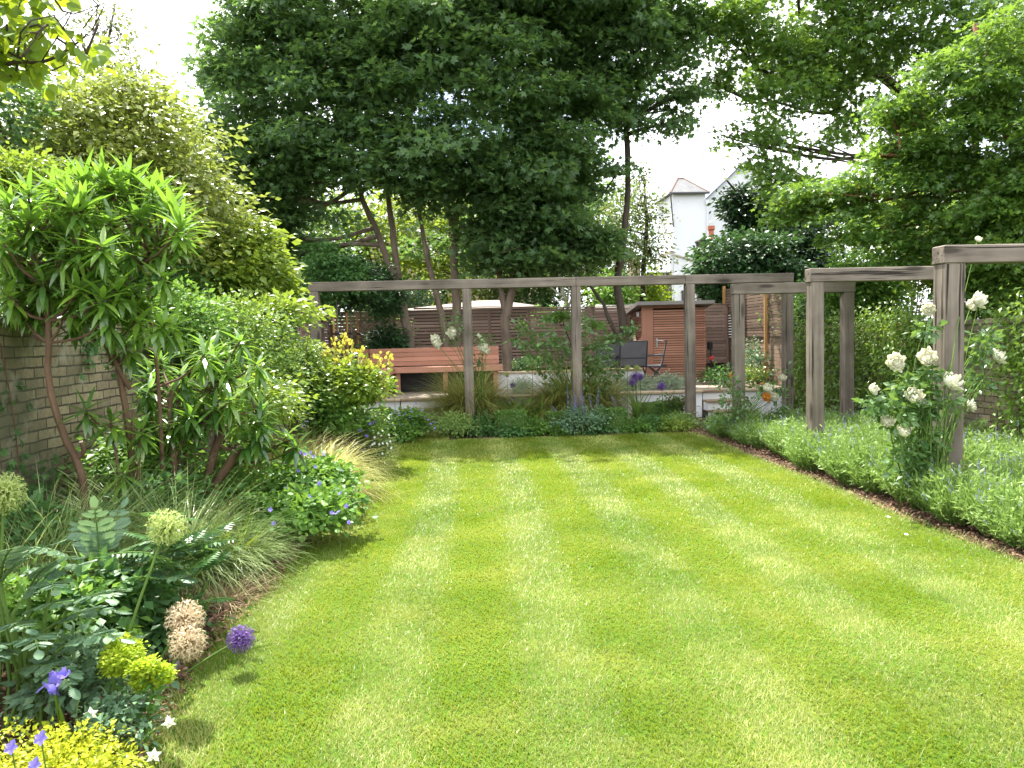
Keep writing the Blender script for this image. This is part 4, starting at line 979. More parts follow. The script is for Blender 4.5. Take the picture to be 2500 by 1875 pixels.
def rose(name, label, basep, clusters, flowers, size=.05, leaf='rose_leaf', ncl_k=1.0, canes=None):
    root = thing(name, label, 'rose', basep)
    cb = B(); fb = B(); tips = []
    for (px, py, Y, r, n) in clusters:
        c = P(px, py, Y); fb2, cl = foliage(fb, [(c, np.array([r, r*.8, r]))], max(3, int(n*ncl_k)), 9, .075, size, OVAL, .2, .3, .6, jit=.6)
        tips += list(cl[::3])
    tips += [P(f[0], f[1], f[2])+np.array([0, .02, -.03]) for f in flowers]
    for t in tips:
        b0 = np.array(basep)+np.array([rng.normal()*.05, rng.normal()*.05, 0]); h = max(.1, t[2]-b0[2])
        m1 = b0+(t-b0)*.35+np.array([0, 0, h*.22])+rng.normal(size=3)*.04; cb.tube(smooth_path([b0, m1, t], 8), np.linspace(.007, .0028, 8), 5)
    cb.build('cane', 'green_stem', root, True); fb.build('foliage', leaf, root)
    for f in flowers:
        p = P(f[0], f[1], f[2]); ax = np.array([(f[5] if len(f) > 5 else 0)+rng.normal()*.3, -.8, .5+rng.normal()*.25]); put_bloom(root, p, f[3], ax, f[4] if len(f) > 4 else 'cream_petal')
    return root
rose('rose_bush', 'tall bush of big creamy white roses growing against the near arch post', (3.86, 6.12, .01),
     [(2225, 960, 6.2, .13, 14), (2180, 1005, 6.1, .11, 10), (2255, 990, 6.25, .09, 9), (2245, 1070, 6.2, .12, 12), (2215, 1110, 6.1, .10, 9), (2270, 915, 6.2, .05, 5), (2318, 975, 6.12, .045, 3), (2130, 985, 6.1, .06, 4), (2400, 840, 6.5, .12, 8), (2395, 930, 6.5, .08, 5), (2240, 1150, 6.1, .07, 5), (2262, 800, 6.3, .05, 3)],
     [(2189, 884, 6.1, .072), (2265, 872, 6.15, .075, 'cream_petal', -.3), (2326, 932, 6.05, .078), (2439, 871, 6.4, .062, 'cream_petal', .6), (2133, 950, 6.1, .045), (2232, 967, 6.1, .075), (2166, 1028, 6.05, .055), (2204, 1051, 6.05, .06), (2371, 990, 6.4, .05, 'cream_petal', .9), (2392, 733, 6.5, .07), (2372, 745, 6.5, .05), (2268, 755, 6.35, .055), (2258, 985, 6.1, .04), (2388, 584, 6.6, .03)], .066, ncl_k=2.2)
rose('rose_bush', 'rose with one orange and some cream blooms around the farthest arch post', (3.8, 10.55, .01),
     [(1790, 960, 10.5, .2, 12), (1770, 1010, 10.5, .2, 12), (1815, 980, 10.4, .16, 9), (1895, 990, 10.7, .22, 16), (1905, 930, 10.8, .2, 12), (1860, 955, 10.6, .1, 5), (1780, 920, 10.4, .1, 4)],
     [(1875, 948, 10.5, .07), (1872, 970, 10.45, .06, 'orange_petal'), (1890, 968, 10.5, .06), (1910, 922, 10.7, .055), (1862, 937, 10.7, .025, 'orange_petal')], .06, canes=None)
rose('rose_bush', 'small orange rose in the bed along the brick wall right of the shed', (5.3, 14.4, .5),
     [(1775, 925, 14.4, .2, 9), (1785, 905, 14.4, .12, 5), (1850, 935, 14.3, .25, 12), (1750, 935, 14.4, .2, 8)], [(1787, 918, 14.2, .06, 'orange_petal'), (1783, 938, 14.2, .045, 'orange_petal')], .07, 'deep_leaf')
rose('rose_bush', 'white climbing rose around the pergola post in front of the bench', (.2, 12.5, .01),
     [(1120, 800, 12.4, .25, 12), (1170, 850, 12.4, .22, 9), (1100, 780, 12.4, .16, 6), (1185, 820, 12.4, .14, 5), (1165, 880, 12.5, .12, 4), (1090, 830, 12.4, .15, 6), (1150, 960, 12.6, .2, 5)],
     [(1062, 826, 12.3, .075), (1066, 838, 12.25, .085), (1104, 812, 12.3, .09), (1170, 820, 12.3, .04), (1180, 848, 12.3, .085), (1188, 857, 12.3, .06), (1176, 830, 12.3, .03)], .055)
rose('rose_bush', 'large flowerless climbing rose with pale green leaves around the middle pergola post', (1.75, 12.7, .01),
     [(1290, 830, 12.7, .26, 14), (1330, 870, 12.7, .34, 24), (1450, 880, 12.6, .3, 26), (1465, 840, 12.7, .26, 16), (1370, 840, 12.8, .28, 16), (1440, 940, 12.6, .32, 24), (1268, 808, 12.7, .14, 6), (1430, 800, 12.7, .16, 8), (1480, 920, 12.6, .22, 14), (1340, 800, 12.8, .16, 6), (1505, 825, 12.7, .11, 5), (1550, 800, 12.7, .10, 5), (1370, 930, 12.7, .3, 18), (1400, 785, 12.7, .1, 4), (1530, 812, 12.7, .06, 2)], [], .085)

def allium(label, p, R, mat, ground, lean=(0, 0), stem=True, seed=None, dens=130, basep=None):
    p = np.array(p, float); g = np.array([p[0]-lean[0], p[1]-lean[1], ground]) if basep is None else np.array(basep, float)
    t = thing('allium', label, 'flower', g)
    b = B(); b.tube(smooth_path([g, (g+p)/2+np.array([0, 0, .04*(p[2]-g[2])]), p], 8), np.full(8, max(.0035, R*.075)), 6); b.build('stem', 'green_stem', t, True)
    b = B(); n = dens; k = np.arange(n); ph = np.arccos(1-2*(k+.5)/n); th = np.pi*(1+5**.5)*k
    u = np.stack([np.sin(ph)*np.cos(th), np.sin(ph)*np.sin(th), np.cos(ph)], 1)
    for j in range(5):
        tg = unit(np.cross(u, rdir(n))); place(b, NARROW, p+u*R*rng.uniform(.78, 1.02, n)[:, None], tg*.9+u*.5+.3*rdir(n), u, R*rng.uniform(.2, .34, n))
    place(b, NARROW, np.repeat(p[None], n, 0), u, rdir(n), R*.93)
    b.build('flower_head', mat, t)
    return t
q = G(385, 1700)
for lab, (px, py, Y), R, mat, bp in (
    ('large beige allium seed head, upper of the touching pair by the lawn edge', (452, 1512, 3.2), .076, 'allium_beige', P(300, 1600, 3.1)),
    ('large beige allium seed head, lower of the touching pair by the lawn edge', (458, 1570, 3.1), .072, 'allium_beige', P(300, 1610, 3.0)),
    ('purple allium head leaning onto the lawn edge', (588, 1560, 3.55), .062, 'allium_purple', P(430, 1590, 3.5)),
    ('pale green allium head on a tall slanting stem in the left border', (405, 1288, 3.4), .078, 'allium_green', P(248, 1580, 3.2)),
    ('pale green allium head cut by the left photo edge', (8, 1205, 3.3), .085, 'allium_green', P(-20, 1450, 3.3))):
    bp = np.array(bp); allium(lab, P(px, py, Y), R, mat, 0, basep=(bp[0], bp[1], .02 if bp[2] < .35 else .02))
for lab, (px, py, Y), R, mat in (
    ('purple allium, left lower of the three clustered by the silver foliage', (1544, 933, 12.7), .075, 'allium_purple'),
    ('purple allium, top one of the three clustered by the silver foliage', (1551, 919, 12.9), .085, 'allium_purple'),
    ('purple allium, right one of the three clustered by the silver foliage', (1563, 920, 13.0), .075, 'allium_purple'),
    ('single purple allium standing before the silver foliage near the right pergola post', (1615, 943, 12.6), .08, 'allium_purple'),
    ('small faded purple allium beside a pale green one near the bench', (1251, 940, 13.2), .05, 'allium_purple'),
    ('small dull purple allium low beside the first fountain grass', (1250, 975, 12.8), .06, 'allium_purple'),
    ('round green allium head before the white planter right of the bench', (1238, 915, 13.2), .045, 'allium_green'),
    ('round green allium head above the white planter by the middle post', (1301, 893, 13.2), .062, 'allium_green'),
    ('left of two green allium heads in front of the folding chair', (1532, 899, 13.2), .06, 'allium_green'),
    ('right of two green allium heads in front of the folding chair', (1554, 899, 13.1), .06, 'allium_green'),
    ('round green allium head under the bench behind the yellow bush', (960, 938, 13.2), .052, 'allium_green')):
    allium(lab, P(px, py, Y), R, mat, .01, lean=(rng.normal()*.05, rng.normal()*.04), dens=80)

def tuft(name, label, p, n, L, w, lean, curl, mat, spread=.08, cat='grass clump', segs=5, group=None, azc=None, azs=3.2, L0=.55):
    t = thing(name, label, cat, p, group); b = B(); p = np.array(p, float)
    a = rng.uniform(0, 6.28, n) if azc is None else azc+rng.uniform(-azs, azs, n); rr = spread*np.sqrt(rng.random(n)); a2 = rng.uniform(0, 6.28, n)
    base_ = p+np.stack([rr*np.cos(a2), rr*np.sin(a2), np.zeros(n)], 1)
    blades(b, base_, a, L*rng.uniform(L0, 1.1, n), w*rng.uniform(.7, 1.3, n), lean[0]+(lean[1]-lean[0])*rng.random(n)**1.2, curl[0]+(curl[1]-curl[0])*rng.random(n), segs, 'taper', rng.uniform(-.5, .5, n))
    b.build('foliage', mat, t); return t
# fountain grasses at the back
tuft('fountain_grass', 'big arching fountain grass around the pergola post before the bench', (P(1150, 1000, 13.0)[0], 12.98, .01), 4600, 1.45, .011, (.03, .85), (.8, 2.3), 'fountain_leaf', .22)
tuft('fountain_grass', 'second arching fountain grass behind the middle pergola post', (P(1395, 1000, 12.95)[0], 12.95, .01), 4600, 1.55, .011, (.05, .95), (.8, 2.2), 'fountain_leaf', .28)
tuft('fountain_grass', 'smaller fountain grass leaning right beside the middle pergola post', (P(1470, 1000, 13.0)[0], 13.0, .01), 1000, 1.2, .011, (.05, .8), (.5, 1.8), 'fountain_leaf', .13)

# clipped box cubes
def box_cube(label, x, y, w, h, d=.45):
    t = thing('box_hedge', label, 'topiary', (x, y, 0), 'clipped box cubes in the back bed')
    n = 3600; b = B(); k = rng.choice(5, n, p=[.3, .2, .2, .2, .1]); p = rng.uniform(-1, 1, (n, 3)); nn = np.zeros((n, 3))
    for f, (ax, s) in enumerate(((2, 1), (1, -1), (0, -1), (0, 1), (1, 1))):
        m = k == f; p[m, ax] = s*(1-.09*rng.random(m.sum())); nn[m, ax] = s
    pos = np.array([x, y, h/2+.01])+p*np.array([w/2, d/2, h/2]); place(b, OVAL, pos, rdir(n)+nn*.6, nn+rng.normal(size=(n, 3))*.5, .03*rng.uniform(.6, 1.3, n))
    b.box(x-w*.44, x+w*.44, y-d*.44, y+d*.44, .01, h*.93); b.build('foliage', 'box_leaf', t)
for lab, px, py, Y, w in (('clipped box cube at the left of the back bed beside the first grass', 1246, 1006, 11.98, .48), ('clipped box cube in the middle of the back bed by the catmint', 1492, 1000, 11.98, .44),
                          ('clipped box cube half hidden left of the middle pergola post', 1358, 1008, 12.0, .3), ('clipped box cube further back before the white wall', 1585, 987, 13.0, .5), ('clipped box cube beside the right pergola post', 1628, 984, 13.0, .42), ('small clipped box ball at the foot of the left steps by the yellow bush', 925, 1000, 12.9, .34)):
    q = P(px, py, Y); box_cube(lab, q[0], Y, w, q[2], .42)
for (lab, px, py, Y, rx, leaf, size, tm, ncl) in (
    ('feathery green mound at the left front corner of the back bed', 1112, 1010, 11.95, .36, 'lavender_leaf', .05, NARROW, 120),
    ('leafy green plant in front of the first pergola post', 1175, 1015, 12.1, .3, 'deep_leaf', .06, OVAL, 70),
    ('low leafy plant right of the left box cube', 1312, 1032, 11.95, .3, 'bed_leaf', .05, OVAL, 80),
    ('leafy clump under the middle pergola post', 1365, 1045, 11.85, .26, 'bed_leaf', .055, OVAL, 70),
    ('bright green leafy mound right of the middle box cube', 1548, 1040, 11.9, .28, 'bed_leaf', .045, OVAL, 80),
    ('small leafy plant between green mound and golden variegated mound', 1590, 1020, 12.0, .26, 'deep_leaf', .05, OVAL, 60),
    ('golden green variegated mound at the right end of the back bed', 1640, 1035, 11.9, .36, 'laurel_leaf', .045, OVAL, 80),
    ('feathery green mound at the foot of the right pergola post', 1662, 1015, 12.2, .28, 'lavender_leaf', .05, NARROW, 110),
    ('dark low plant at the lawn edge below the left box cube', 1250, 1058, 11.75, .26, 'deep_leaf', .045, OVAL, 50),
    ('dark low plant at the lawn edge below the middle box cube', 1455, 1055, 11.75, .26, 'deep_leaf', .045, OVAL, 50),
    ('tall dark leafed perennial before the white wall right of the grasses', 1240, 975, 12.7, .34, 'bed_leaf', .08, OVAL, 60),
    ('loose tall perennial left of the right pergola post', 1650, 965, 12.9, .24, 'birch_leaf', .045, OVAL, 50),
    ('lime green low plant under the bench end by the pale allium', 1235, 985, 13.0, .24, 'gold_leaf', .045, OVAL, 24),
    ('leafy plant behind the left box cube', 1300, 985, 12.6, .3, 'bed_leaf', .07, OVAL, 55),
    ('green fennel like mound beside the right end of the back bed', 1765, 1025, 11.8, .24, 'lavender_leaf', .05, NARROW, 90)):
    q = P(px, py, Y); h = max(.16, q[2]); shrub('leafy_perennial', lab, (q[0], Y, h*.52), (rx, rx*.8, h*.52), ncl, 24, .12, size, leaf, tm, cat='plant', nst=3, stem='green_stem', lump=5, group='mixed plants of the back bed')
# catmint with pale blue spikes
def catmint(label, px, py, Y, n, h):
    q = P(px, py, Y); t = shrub('catmint', label, (q[0], Y, .2), (.42, .34, .24), 90, 22, .12, .045, 'glaucous_leaf', OVAL, cat='plant', nst=3, stem='green_stem')
    for i in range(n):
        b = B(); x = q[0]+rng.normal()*.2; y = Y+rng.normal()*.12; z0 = .3; hh = h*rng.uniform(.7, 1.1); m = 46
        zz = rng.uniform(z0+.35*hh, z0+hh, m); aa = rng.uniform(0, 6.28, m); d = np.stack([np.cos(aa), np.sin(aa), .4*np.ones(m)], 1)
        lx = rng.normal()*.08; k = (zz-z0)/hh
        pos = np.stack([x+lx*k, y+0*k, zz], 1); place(b, OVAL, pos, d, rdir(m)*.3+np.array([0, 0, 1.]), .028*(1.3-.6*k)); b.tube([(x, y, .1), (x+lx, y, z0+hh)], .003, 4); b.build('flower_spike', 'blue_spike', t)
catmint('grey green catmint with pale blue flower spikes below the middle pergola post', 1435, 1010, 12.0, 13, .42)
catmint('low grey green catmint beside the middle box cube with few spikes', 1412, 1048, 11.8, 5, .2)
# strap leaved plants
def straps(label, px, py, Y, n, L, w, mat='bed_leaf', z=.01, lean=(.05, .8), curl=(.3, 1.5), name='strap_leaf_plant'):
    q = P(px, py, Y); return tuft(name, label, (q[0], Y, z), n, L, w, lean, curl, mat, .06, 'plant')
straps('dark strappy iris leaves behind the middle box cubes', 1555, 1000, 12.6, 40, .85, .04)
straps('light green strap leaves at the lawn edge between the box cubes', 1355, 1060, 11.75, 16, .4, .035, 'lime_leaf', lean=(.3, 1.0), curl=(.8, 2.2))
straps('strap leaves in front of the second fountain grass', 1320, 1030, 12.4, 26, .7, .04)
straps('glossy strap leaves behind the left box cube', 1280, 1000, 12.4, 26, .7, .04, 'lime_leaf')
# silver mounds on the terrace ledge
for i, (px, lab) in enumerate(((1505, 'leftmost silver green mound on the ledge by the grasses'), (1545, 'silver green mound behind the purple alliums'), (1585, 'silver green mound right of the purple alliums'), (1625, 'silver green mound behind the single purple allium'), (1662, 'rightmost silver green mound beside the pergola post'), (1275, 'small silver green mound before the planter by the bench end'))):
    q = P(px, 940, 14.2); shrub('silver_mound', lab, (q[0], 14.25+.1*rng.normal(), .60), (.24, .28, .17), 60, 34, .1, .045, 'silver_leaf', NARROW, cat='plant', nst=0, ground=.5, lump=4, jit=.9, group='silver mounds on the terrace ledge', flat=.8)
# plants on the terrace along the right wall
for lab, px, py, Y, r, sz in (('dark green shrub at the shed corner by the red tool', 1745, 915, 15.2, (.35, .3, .22), .06), ('leafy shrub by the brick wall behind the far arch post', 1850, 905, 15.0, (.4, .3, .5), .065), ('grey green climber patch on the pinkish brick wall', 1880, 860, 15.3, (.3, .35, .45), .05), ('low yellowish shrub below the brick wall on the terrace', 1840, 935, 14.5, (.3, .25, .2), .05)):
    q = P(px, py, Y); q[0] = min(q[0], 5.9); shrub('terrace_shrub', lab, (q[0], Y, max(.7, q[2])), r, 34, 18, .14, sz, 'deep_leaf' if 'dark' in lab else ('laurel_leaf' if 'yellow' in lab else 'glaucous_leaf'), OVAL, ground=.5, nst=3)

# ------------------------------------------------------------------ lavender bed (right)
def lavender_proto(seed, spikes):
    r = np.random.default_rng(seed); t = thing('lavender', 'x', 'lavender', (0, 0, 0)); b = B(); n = 620
    a = r.uniform(0, 6.28, n); ln = .95*r.random(n)**.8; rr = .13*np.sqrt(r.random(n)); a2 = a+r.normal(size=n)*.5
    L = .46*r.uniform(.7, 1.12, n)*(1-.22*ln); base_ = np.stack([rr*np.cos(a2), rr*np.sin(a2), np.zeros(n)], 1)
    blades(b, base_, a, L, .007, ln, -.35*ln+r.normal(size=n)*.2, 3, 'bar', r.uniform(-1.5, 1.5, n))
    # narrow leaves along the shoots
    m = 2400; k = r.integers(0, n, m); f = r.uniform(.3, 1, m); th = ln[k]*(1-.17*f)
    d = np.stack([np.sin(th)*np.cos(a[k]), np.sin(th)*np.sin(a[k]), np.cos(th)], 1); pos = base_[k]+d*(L[k]*f)[:, None]
    place(b, NARROW, pos, d*.8+r.normal(size=(m, 3))*.55, r.normal(size=(m, 3))+np.array([0, 0, 1.]), .055*r.uniform(.7, 1.3, m))
    sb = b; k = r.permutation(n)[:spikes]
    for q in k:
        th = ln[q]*.9; d = np.array([math.sin(th)*math.cos(a[q]), math.sin(th)*math.sin(a[q]), math.cos(th)]); p = base_[q]+d*(L[q]+.05); m = 9
        sb.tube([base_[q]+d*L[q]*.8, p], .0018, 3, cap=False); place(sb, OVAL, p+d*np.linspace(-.02, .04, m)[:, None], r.normal(size=(m, 3))+d, r.normal(size=(m, 3)), .014, 1)
    b.build('foliage', ['lavender_leaf', 'blue_spike'], t); return t
protos = [lavender_proto(s, k) for s, k in ((1, 16), (2, 30), (3, 10))]
rowlab = ['feathery green lavender in the row along the striped lawn edge', 'lavender in the second row beside the arch posts', 'lavender in the third row between arch posts and brick wall', 'lavender in the shaded row against the brick wall']
first = [True]*3; cnt = 0
for row, (x, y0, y1, dy) in enumerate(((3.90, 3.7, 11.6, .40), (4.55, 3.6, 11.9, .43), (5.1, 3.8, 11.9, .46), (5.65, 4.4, 11.8, .5))):
    y = y0
    while y < y1:
        k = cnt % 3; cnt += 1
        o = protos[k] if first[k] else copy_tree(protos[k]); first[k] = False
        o['label'] = rowlab[row]; o['group'] = rowlab[row].replace('lavender in', 'lavenders in').replace('feathery green lavenders', 'lavenders')
        o.location = (x+rng.normal()*.05-(.12 if y > 10.8 and row == 0 else 0), y+rng.normal()*.05, .005); o.rotation_euler[2] = rng.uniform(0, 6.28); s = rng.uniform(.88, 1.12)*(1 if y < 10 else .72); o.scale = (s*1.05, s*1.05, s*rng.uniform(.9, 1.1))
        y += dy

# climbers on the right wall
for lab, y0, y1, z0, z1, n in (('dense star jasmine covering the right brick wall between far and middle arches', 10.4, 13.6, .15, 1.75, 480), ('star jasmine on the upper right wall behind the rose bush', 8.95, 10.35, .5, 1.85, 240), ('star jasmine on the right brick wall at the edge of the photo', 5.2, 8.2, .2, 1.8, 420)):
    t = thing('climbing_plant', lab, 'climber', (6.05, (y0+y1)/2, 0)); b = B()
    c = np.stack([6.02-.12*rng.random(n), rng.uniform(y0, y1, n), rng.uniform(z0, z1, n)], 1); nl = 18
    g = rng.normal(size=(n, nl, 3))*np.array([.07, .14, .12]); pos = (c[:, None]+g).reshape(-1, 3); pos[:, 0] = np.minimum(pos[:, 0], 6.09); m = len(pos)
    place(b, OVAL, pos, np.array([-.4, 0, -.5])+rng.normal(size=(m, 3))*.6, np.array([-.9, 0, .5])+rng.normal(size=(m, 3))*.45, .062*rng.uniform(.6, 1.3, m)); b.build('foliage', 'jasmine_leaf', t)
    b = B(); b.tube([(6.06, y0+.15, .03), (6.06, y1-.15, .03)], .012, 5)
    for i in range(7):
        y = rng.uniform(y0+.2, y1-.2); b.tube(smooth_path([(6.06, y, 0), (6.07, y+.15*rng.normal(), .6), (6.06, y+.3*rng.normal(), z1)], 8), np.linspace(.012, .005, 8), 5)
    b.build('stem', 'brown_stem', t)

# ------------------------------------------------------------------ LEFT BORDER
# tall spurge with whorled leaves
q = P(195, 1200, 5.1)
spr = thing('tall_spurge', 'tall spurge with whorls of lance leaves on brown stems in front of the left wall', 'shrub', (q[0], 5.3, .01))
sb = B(); fb = B()
trunks = [([(215, 1330, 5.15), (200, 1160, 5.1), (155, 1060, 5.1), (118, 930, 5.1), (120, 800, 5.1), (105, 700, 5.1), (70, 600, 5.2)], .028),
          ([(330, 1300, 5.5), (318, 1080, 5.5), (290, 900, 5.5), (272, 800, 5.5), (285, 730, 5.5), (340, 650, 5.5), (390, 600, 5.6)], .027),
          ([(318, 950, 5.5), (250, 830, 5.4), (210, 760, 5.3), (190, 650, 5.2)], .016),
          ([(400, 1300, 5.6), (395, 1100, 5.6), (385, 920, 5.6), (372, 800, 5.6), (360, 700, 5.6)], .018),
          ([(410, 1290, 5.7), (425, 1150, 5.7), (415, 1020, 5.75), (420, 950, 5.8)], .026), ([(425, 1120, 5.7), (480, 1010, 5.9), (520, 900, 6.0)], .014), ([(430, 1130, 5.8), (560, 1020, 6.1), (640, 1010, 6.3)], .01), ([(520, 1170, 6.0), (620, 1110, 6.2), (710, 1075, 6.2)], .009),
          ([(290, 1300, 5.3), (290, 1180, 5.25), (275, 1040, 5.25)], .014), ([(330, 1250, 5.4), (340, 1120, 5.35), (345, 1050, 5.35)], .014)]
tp = []
for pts, r in trunks:
    pp = smooth_path([P(*x) for x in pts], 14); sb.tube(pp, np.linspace(r, r*.55, 14), 8); tp.append(pp)
TP = np.concatenate(tp)
def rosette(c, axis, n, L, w, dr=0.):
    axis = unit(np.array(axis, float)); k = np.arange(n); az = k*2.39996+rng.random()*6; th = .25+.4*dr+(1.65+.35*dr)*(k/n)**.8+rng.normal(size=n)*.1
    a = np.array([1., 0, 0]) if abs(axis[0]) < .8 else np.array([0, 1., 0]); u = unit(np.cross(axis, a)); v = np.cross(axis, u)
    d = np.sin(th)[:, None]*(np.cos(az)[:, None]*u+np.sin(az)[:, None]*v)+np.cos(th)[:, None]*axis
    baz = np.arctan2(d[:, 1], d[:, 0]); lean = np.arccos(np.clip(d[:, 2], -1, 1))
    blades(fb, c-axis*(.10*(k/n))[:, None], baz, L*rng.uniform(.75, 1.1, n)*(.65+.35*np.sin(np.pi*np.clip(k/n+.2, 0, 1))), w*rng.uniform(.85, 1.15, n), lean, rng.uniform(.25, .7, n), 5, 'lance', rng.uniform(-.35, .35, n))
ros = [(120, 690, 5.1), (50, 640, 5.1), (270, 690, 5.4), (380, 600, 5.5), (430, 590, 5.6), (150, 570, 5.2), (60, 560, 5.1), (330, 520, 5.6), (230, 490, 5.5), (190, 700, 5.0), (20, 720, 5.0), (330, 610, 5.4),
       (270, 1025, 5.25), (345, 1045, 5.35), (520, 870, 6.0), (440, 910, 5.85), (495, 950, 5.9), (545, 980, 6.1), (640, 1005, 6.3), (700, 1065, 6.2), (725, 1090, 6.1), (310, 840, 5.5), (470, 990, 5.8), (415, 1035, 5.7), (300, 1150, 5.2), (560, 890, 6.1), (640, 1085, 6.2), (210, 1000, 5.15)]
ros += [(262, 452, 5.5), (312, 428, 5.6), (335, 446, 5.6), (150, 462, 5.3), (70, 470, 5.2), (405, 520, 5.7), (200, 440, 5.4), (20, 500, 5.1), (440, 560, 5.7), (300, 470, 5.5)]
for i in range(30):
    ros.append((rng.uniform(340, 640), rng.uniform(820, 1080), rng.uniform(5.6, 6.4)))
for i in range(26):
    ros.append((rng.uniform(-20, 430), rng.uniform(660, 800), rng.uniform(5.0, 5.7)))
for i in range(64):
    a = rng.uniform(0, 6.28); r = math.sqrt(rng.random()); ros.append((170+r*265*math.cos(a)*(1-.25*math.sin(a)), 580+r*165*math.sin(a), rng.uniform(4.9, 5.9)))
for px, py, Y in ros:
    c = P(px, py, Y); hi = py < 760
    ax = np.array([rng.normal()*.35+(.2 if px > 350 else 0), -.35+rng.normal()*.3, 1.0]); rosette(c, ax, 30, .25 if hi else .24, .036, 1.0 if (py > 590) else rng.random()*.5)
    low = TP[TP[:, 2] < c[2]-.12]; q = low[np.argmin(np.linalg.norm((low-c)*np.array([1, 1, .7]), axis=1))]
    if np.linalg.norm(q-c) < 1.3: sb.tube(smooth_path([q, q*.45+c*.55+np.array([0, 0, -.05]), c], 6), np.linspace(.011, .006, 6), 5)
for pts, r in (([(470, 1030, 5.85), (500, 1010, 5.8), (537, 988, 5.75)], .017), ([(325, 1090, 5.35), (325, 1040, 5.35), (326, 998, 5.35)], .014), ([(412, 1080, 5.7), (414, 1020, 5.7), (414, 972, 5.7)], .014), ([(488, 1010, 5.9), (490, 985, 5.9), (491, 953, 5.9)], .011), ([(190, 1120, 5.1), (205, 1100, 5.08), (198, 1078, 5.05)], .016), ([(275, 890, 5.5), (272, 830, 5.45), (274, 790, 5.4)], .024)):
    pp = smooth_path([P(*x) for x in pts], 8); sb.tube(pp, np.linspace(r, r*.85, 8), 9, 0, True, 1)
sb.build('stem', ['brown_stem', 'cut_wood'], spr, False); fb.build('foliage', 'spurge_leaf', spr)

q = P(505, 1200, 5.9)
t = thing('pruned_stump', 'pruned woody shrub stump with pale cut ends in the left border', 'stump', (q[0], 5.9, .01))
b = B()
for pts, r in (([(495, 1320, 5.9), (505, 1180, 5.9), (522, 1110, 5.9), (532, 1078, 5.9), (545, 1036, 5.88)], .036), ([(505, 1320, 5.85), (521, 1196, 5.85), (548, 1150, 5.82), (575, 1101, 5.8)], .034), ([(540, 1165, 5.86), (572, 1120, 5.83), (591, 1092, 5.8)], .028), ([(532, 1085, 5.9), (556, 1098, 5.88), (580, 1092, 5.86)], .014)):
    pp = smooth_path([P(*x) for x in pts], 8); b.tube(pp, np.linspace(r, r*.85, 8), 9, 0, True, 1)
b.build('trunk', ['brown_stem', 'cut_wood'], t, False)

def lb(name, lab, px, py, Y, r, ncl, nl, R, size, leaf, tm=OVAL, cat='shrub', **kw):
    c = P(px, py, Y); c[0] = max(c[0], -3.05+r[0]*.6) if Y < 13 else c[0]
    return shrub(name, lab, c, r, ncl, nl, R, size, leaf, tm, cat=cat, ground=.01, **kw)
lb('leafy_shrub', 'tall loose small leaved green shrub between the spurge and the yellow bush', 560, 850, 8.2, (.66, .7, .62), 260, 26, .2, .046, 'small_leaf', nst=9, lump=11)
lb('leafy_shrub', 'round leaved shrub spray reaching right in front of the pergola end post', 670, 765, 8.8, (.46, .35, .2), 70, 18, .16, .075, 'laurel_leaf', nst=5)
lb('leafy_shrub', 'mid green bushy shrub below the pergola end post', 700, 885, 9.3, (.5, .5, .36), 170, 24, .14, .042, 'small_leaf', nst=6)
lb('leafy_shrub', 'shady leafy shrub against the wall behind the spurge', 440, 800, 7.6, (.5, .4, .45), 130, 24, .15, .055, 'bed_leaf', nst=6)
yb = lb('yellow_bush', 'bright yellow green bush with golden peachy tips in front of the bench', 860, 940, 9.4, (.42, .4, .33), 170, 22, .14, .052, 'laurel_leaf', ROUND, nst=7)
b = B()
for px, py, Y in ((818, 848, 9.4), (838, 838, 9.4), (862, 848, 9.35), (800, 862, 9.4), (926, 884, 9.3), (950, 882, 9.3), (905, 905, 9.25), (938, 955, 9.2), (880, 870, 9.3), (850, 880, 9.2), (820, 890, 9.2), (915, 935, 9.2), (790, 880, 9.3), (895, 890, 9.2)):
    c = P(px, py, Y); n = 16; k = rng.random(n); pos = c+np.stack([rng.normal(size=n)*.025, rng.normal(size=n)*.025, (k-.5)*.2], 1)
    place(b, ROUND, pos, np.stack([rng.normal(size=n)*.6, rng.normal(size=n)*.6, .5+.8*k], 1), rdir(n)+np.array([0, -.3, .5]), .06*(1.15-.4*k)); b.tube([c+np.array([0, 0, -.22]), c+np.array([0, 0, .1])], .004, 4)
b.build('shoot', 'peach_leaf', yb)
lb('leafy_shrub', 'round leaved green shrub under the yellow bush', 820, 950, 9.2, (.6, .45, .34), 150, 22, .14, .05, 'laurel_leaf', ROUND, nst=6)
lb('leafy_shrub', 'low green shrub in the shade at the foot of the wall by the spurge', 640, 930, 7.8, (.6, .5, .4), 150, 24, .14, .045, 'small_leaf', nst=5)
lb('leafy_perennial', 'green bushy perennial at the foot of the pruned stump', 560, 1190, 6.1, (.42, .4, .3), 110, 24, .12, .045, 'bed_leaf', cat='plant', nst=3)
lb('leafy_perennial', 'dark green perennial below the low spurge rosettes', 380, 1230, 5.4, (.34, .3, .2), 70, 24, .12, .05, 'deep_leaf', cat='plant', nst=3)
lb('leafy_perennial', 'bed plant between wall and grass at the left edge', 40, 1300, 4.6, (.34, .3, .2), 60, 22, .12, .055, 'deep_leaf', cat='plant', nst=3)
lb('leafy_perennial', 'dark leafy perennial below the yellow bush beside the steps wall', 860, 1030, 9.9, (.5, .4, .28), 120, 22, .12, .05, 'deep_leaf', cat='plant', nst=3)
lb('leafy_perennial', 'mid green perennial behind the golden grasses under the round leaved shrub', 770, 1010, 9.0, (.5, .4, .36), 130, 22, .13, .05, 'bed_leaf', cat='plant', nst=3)
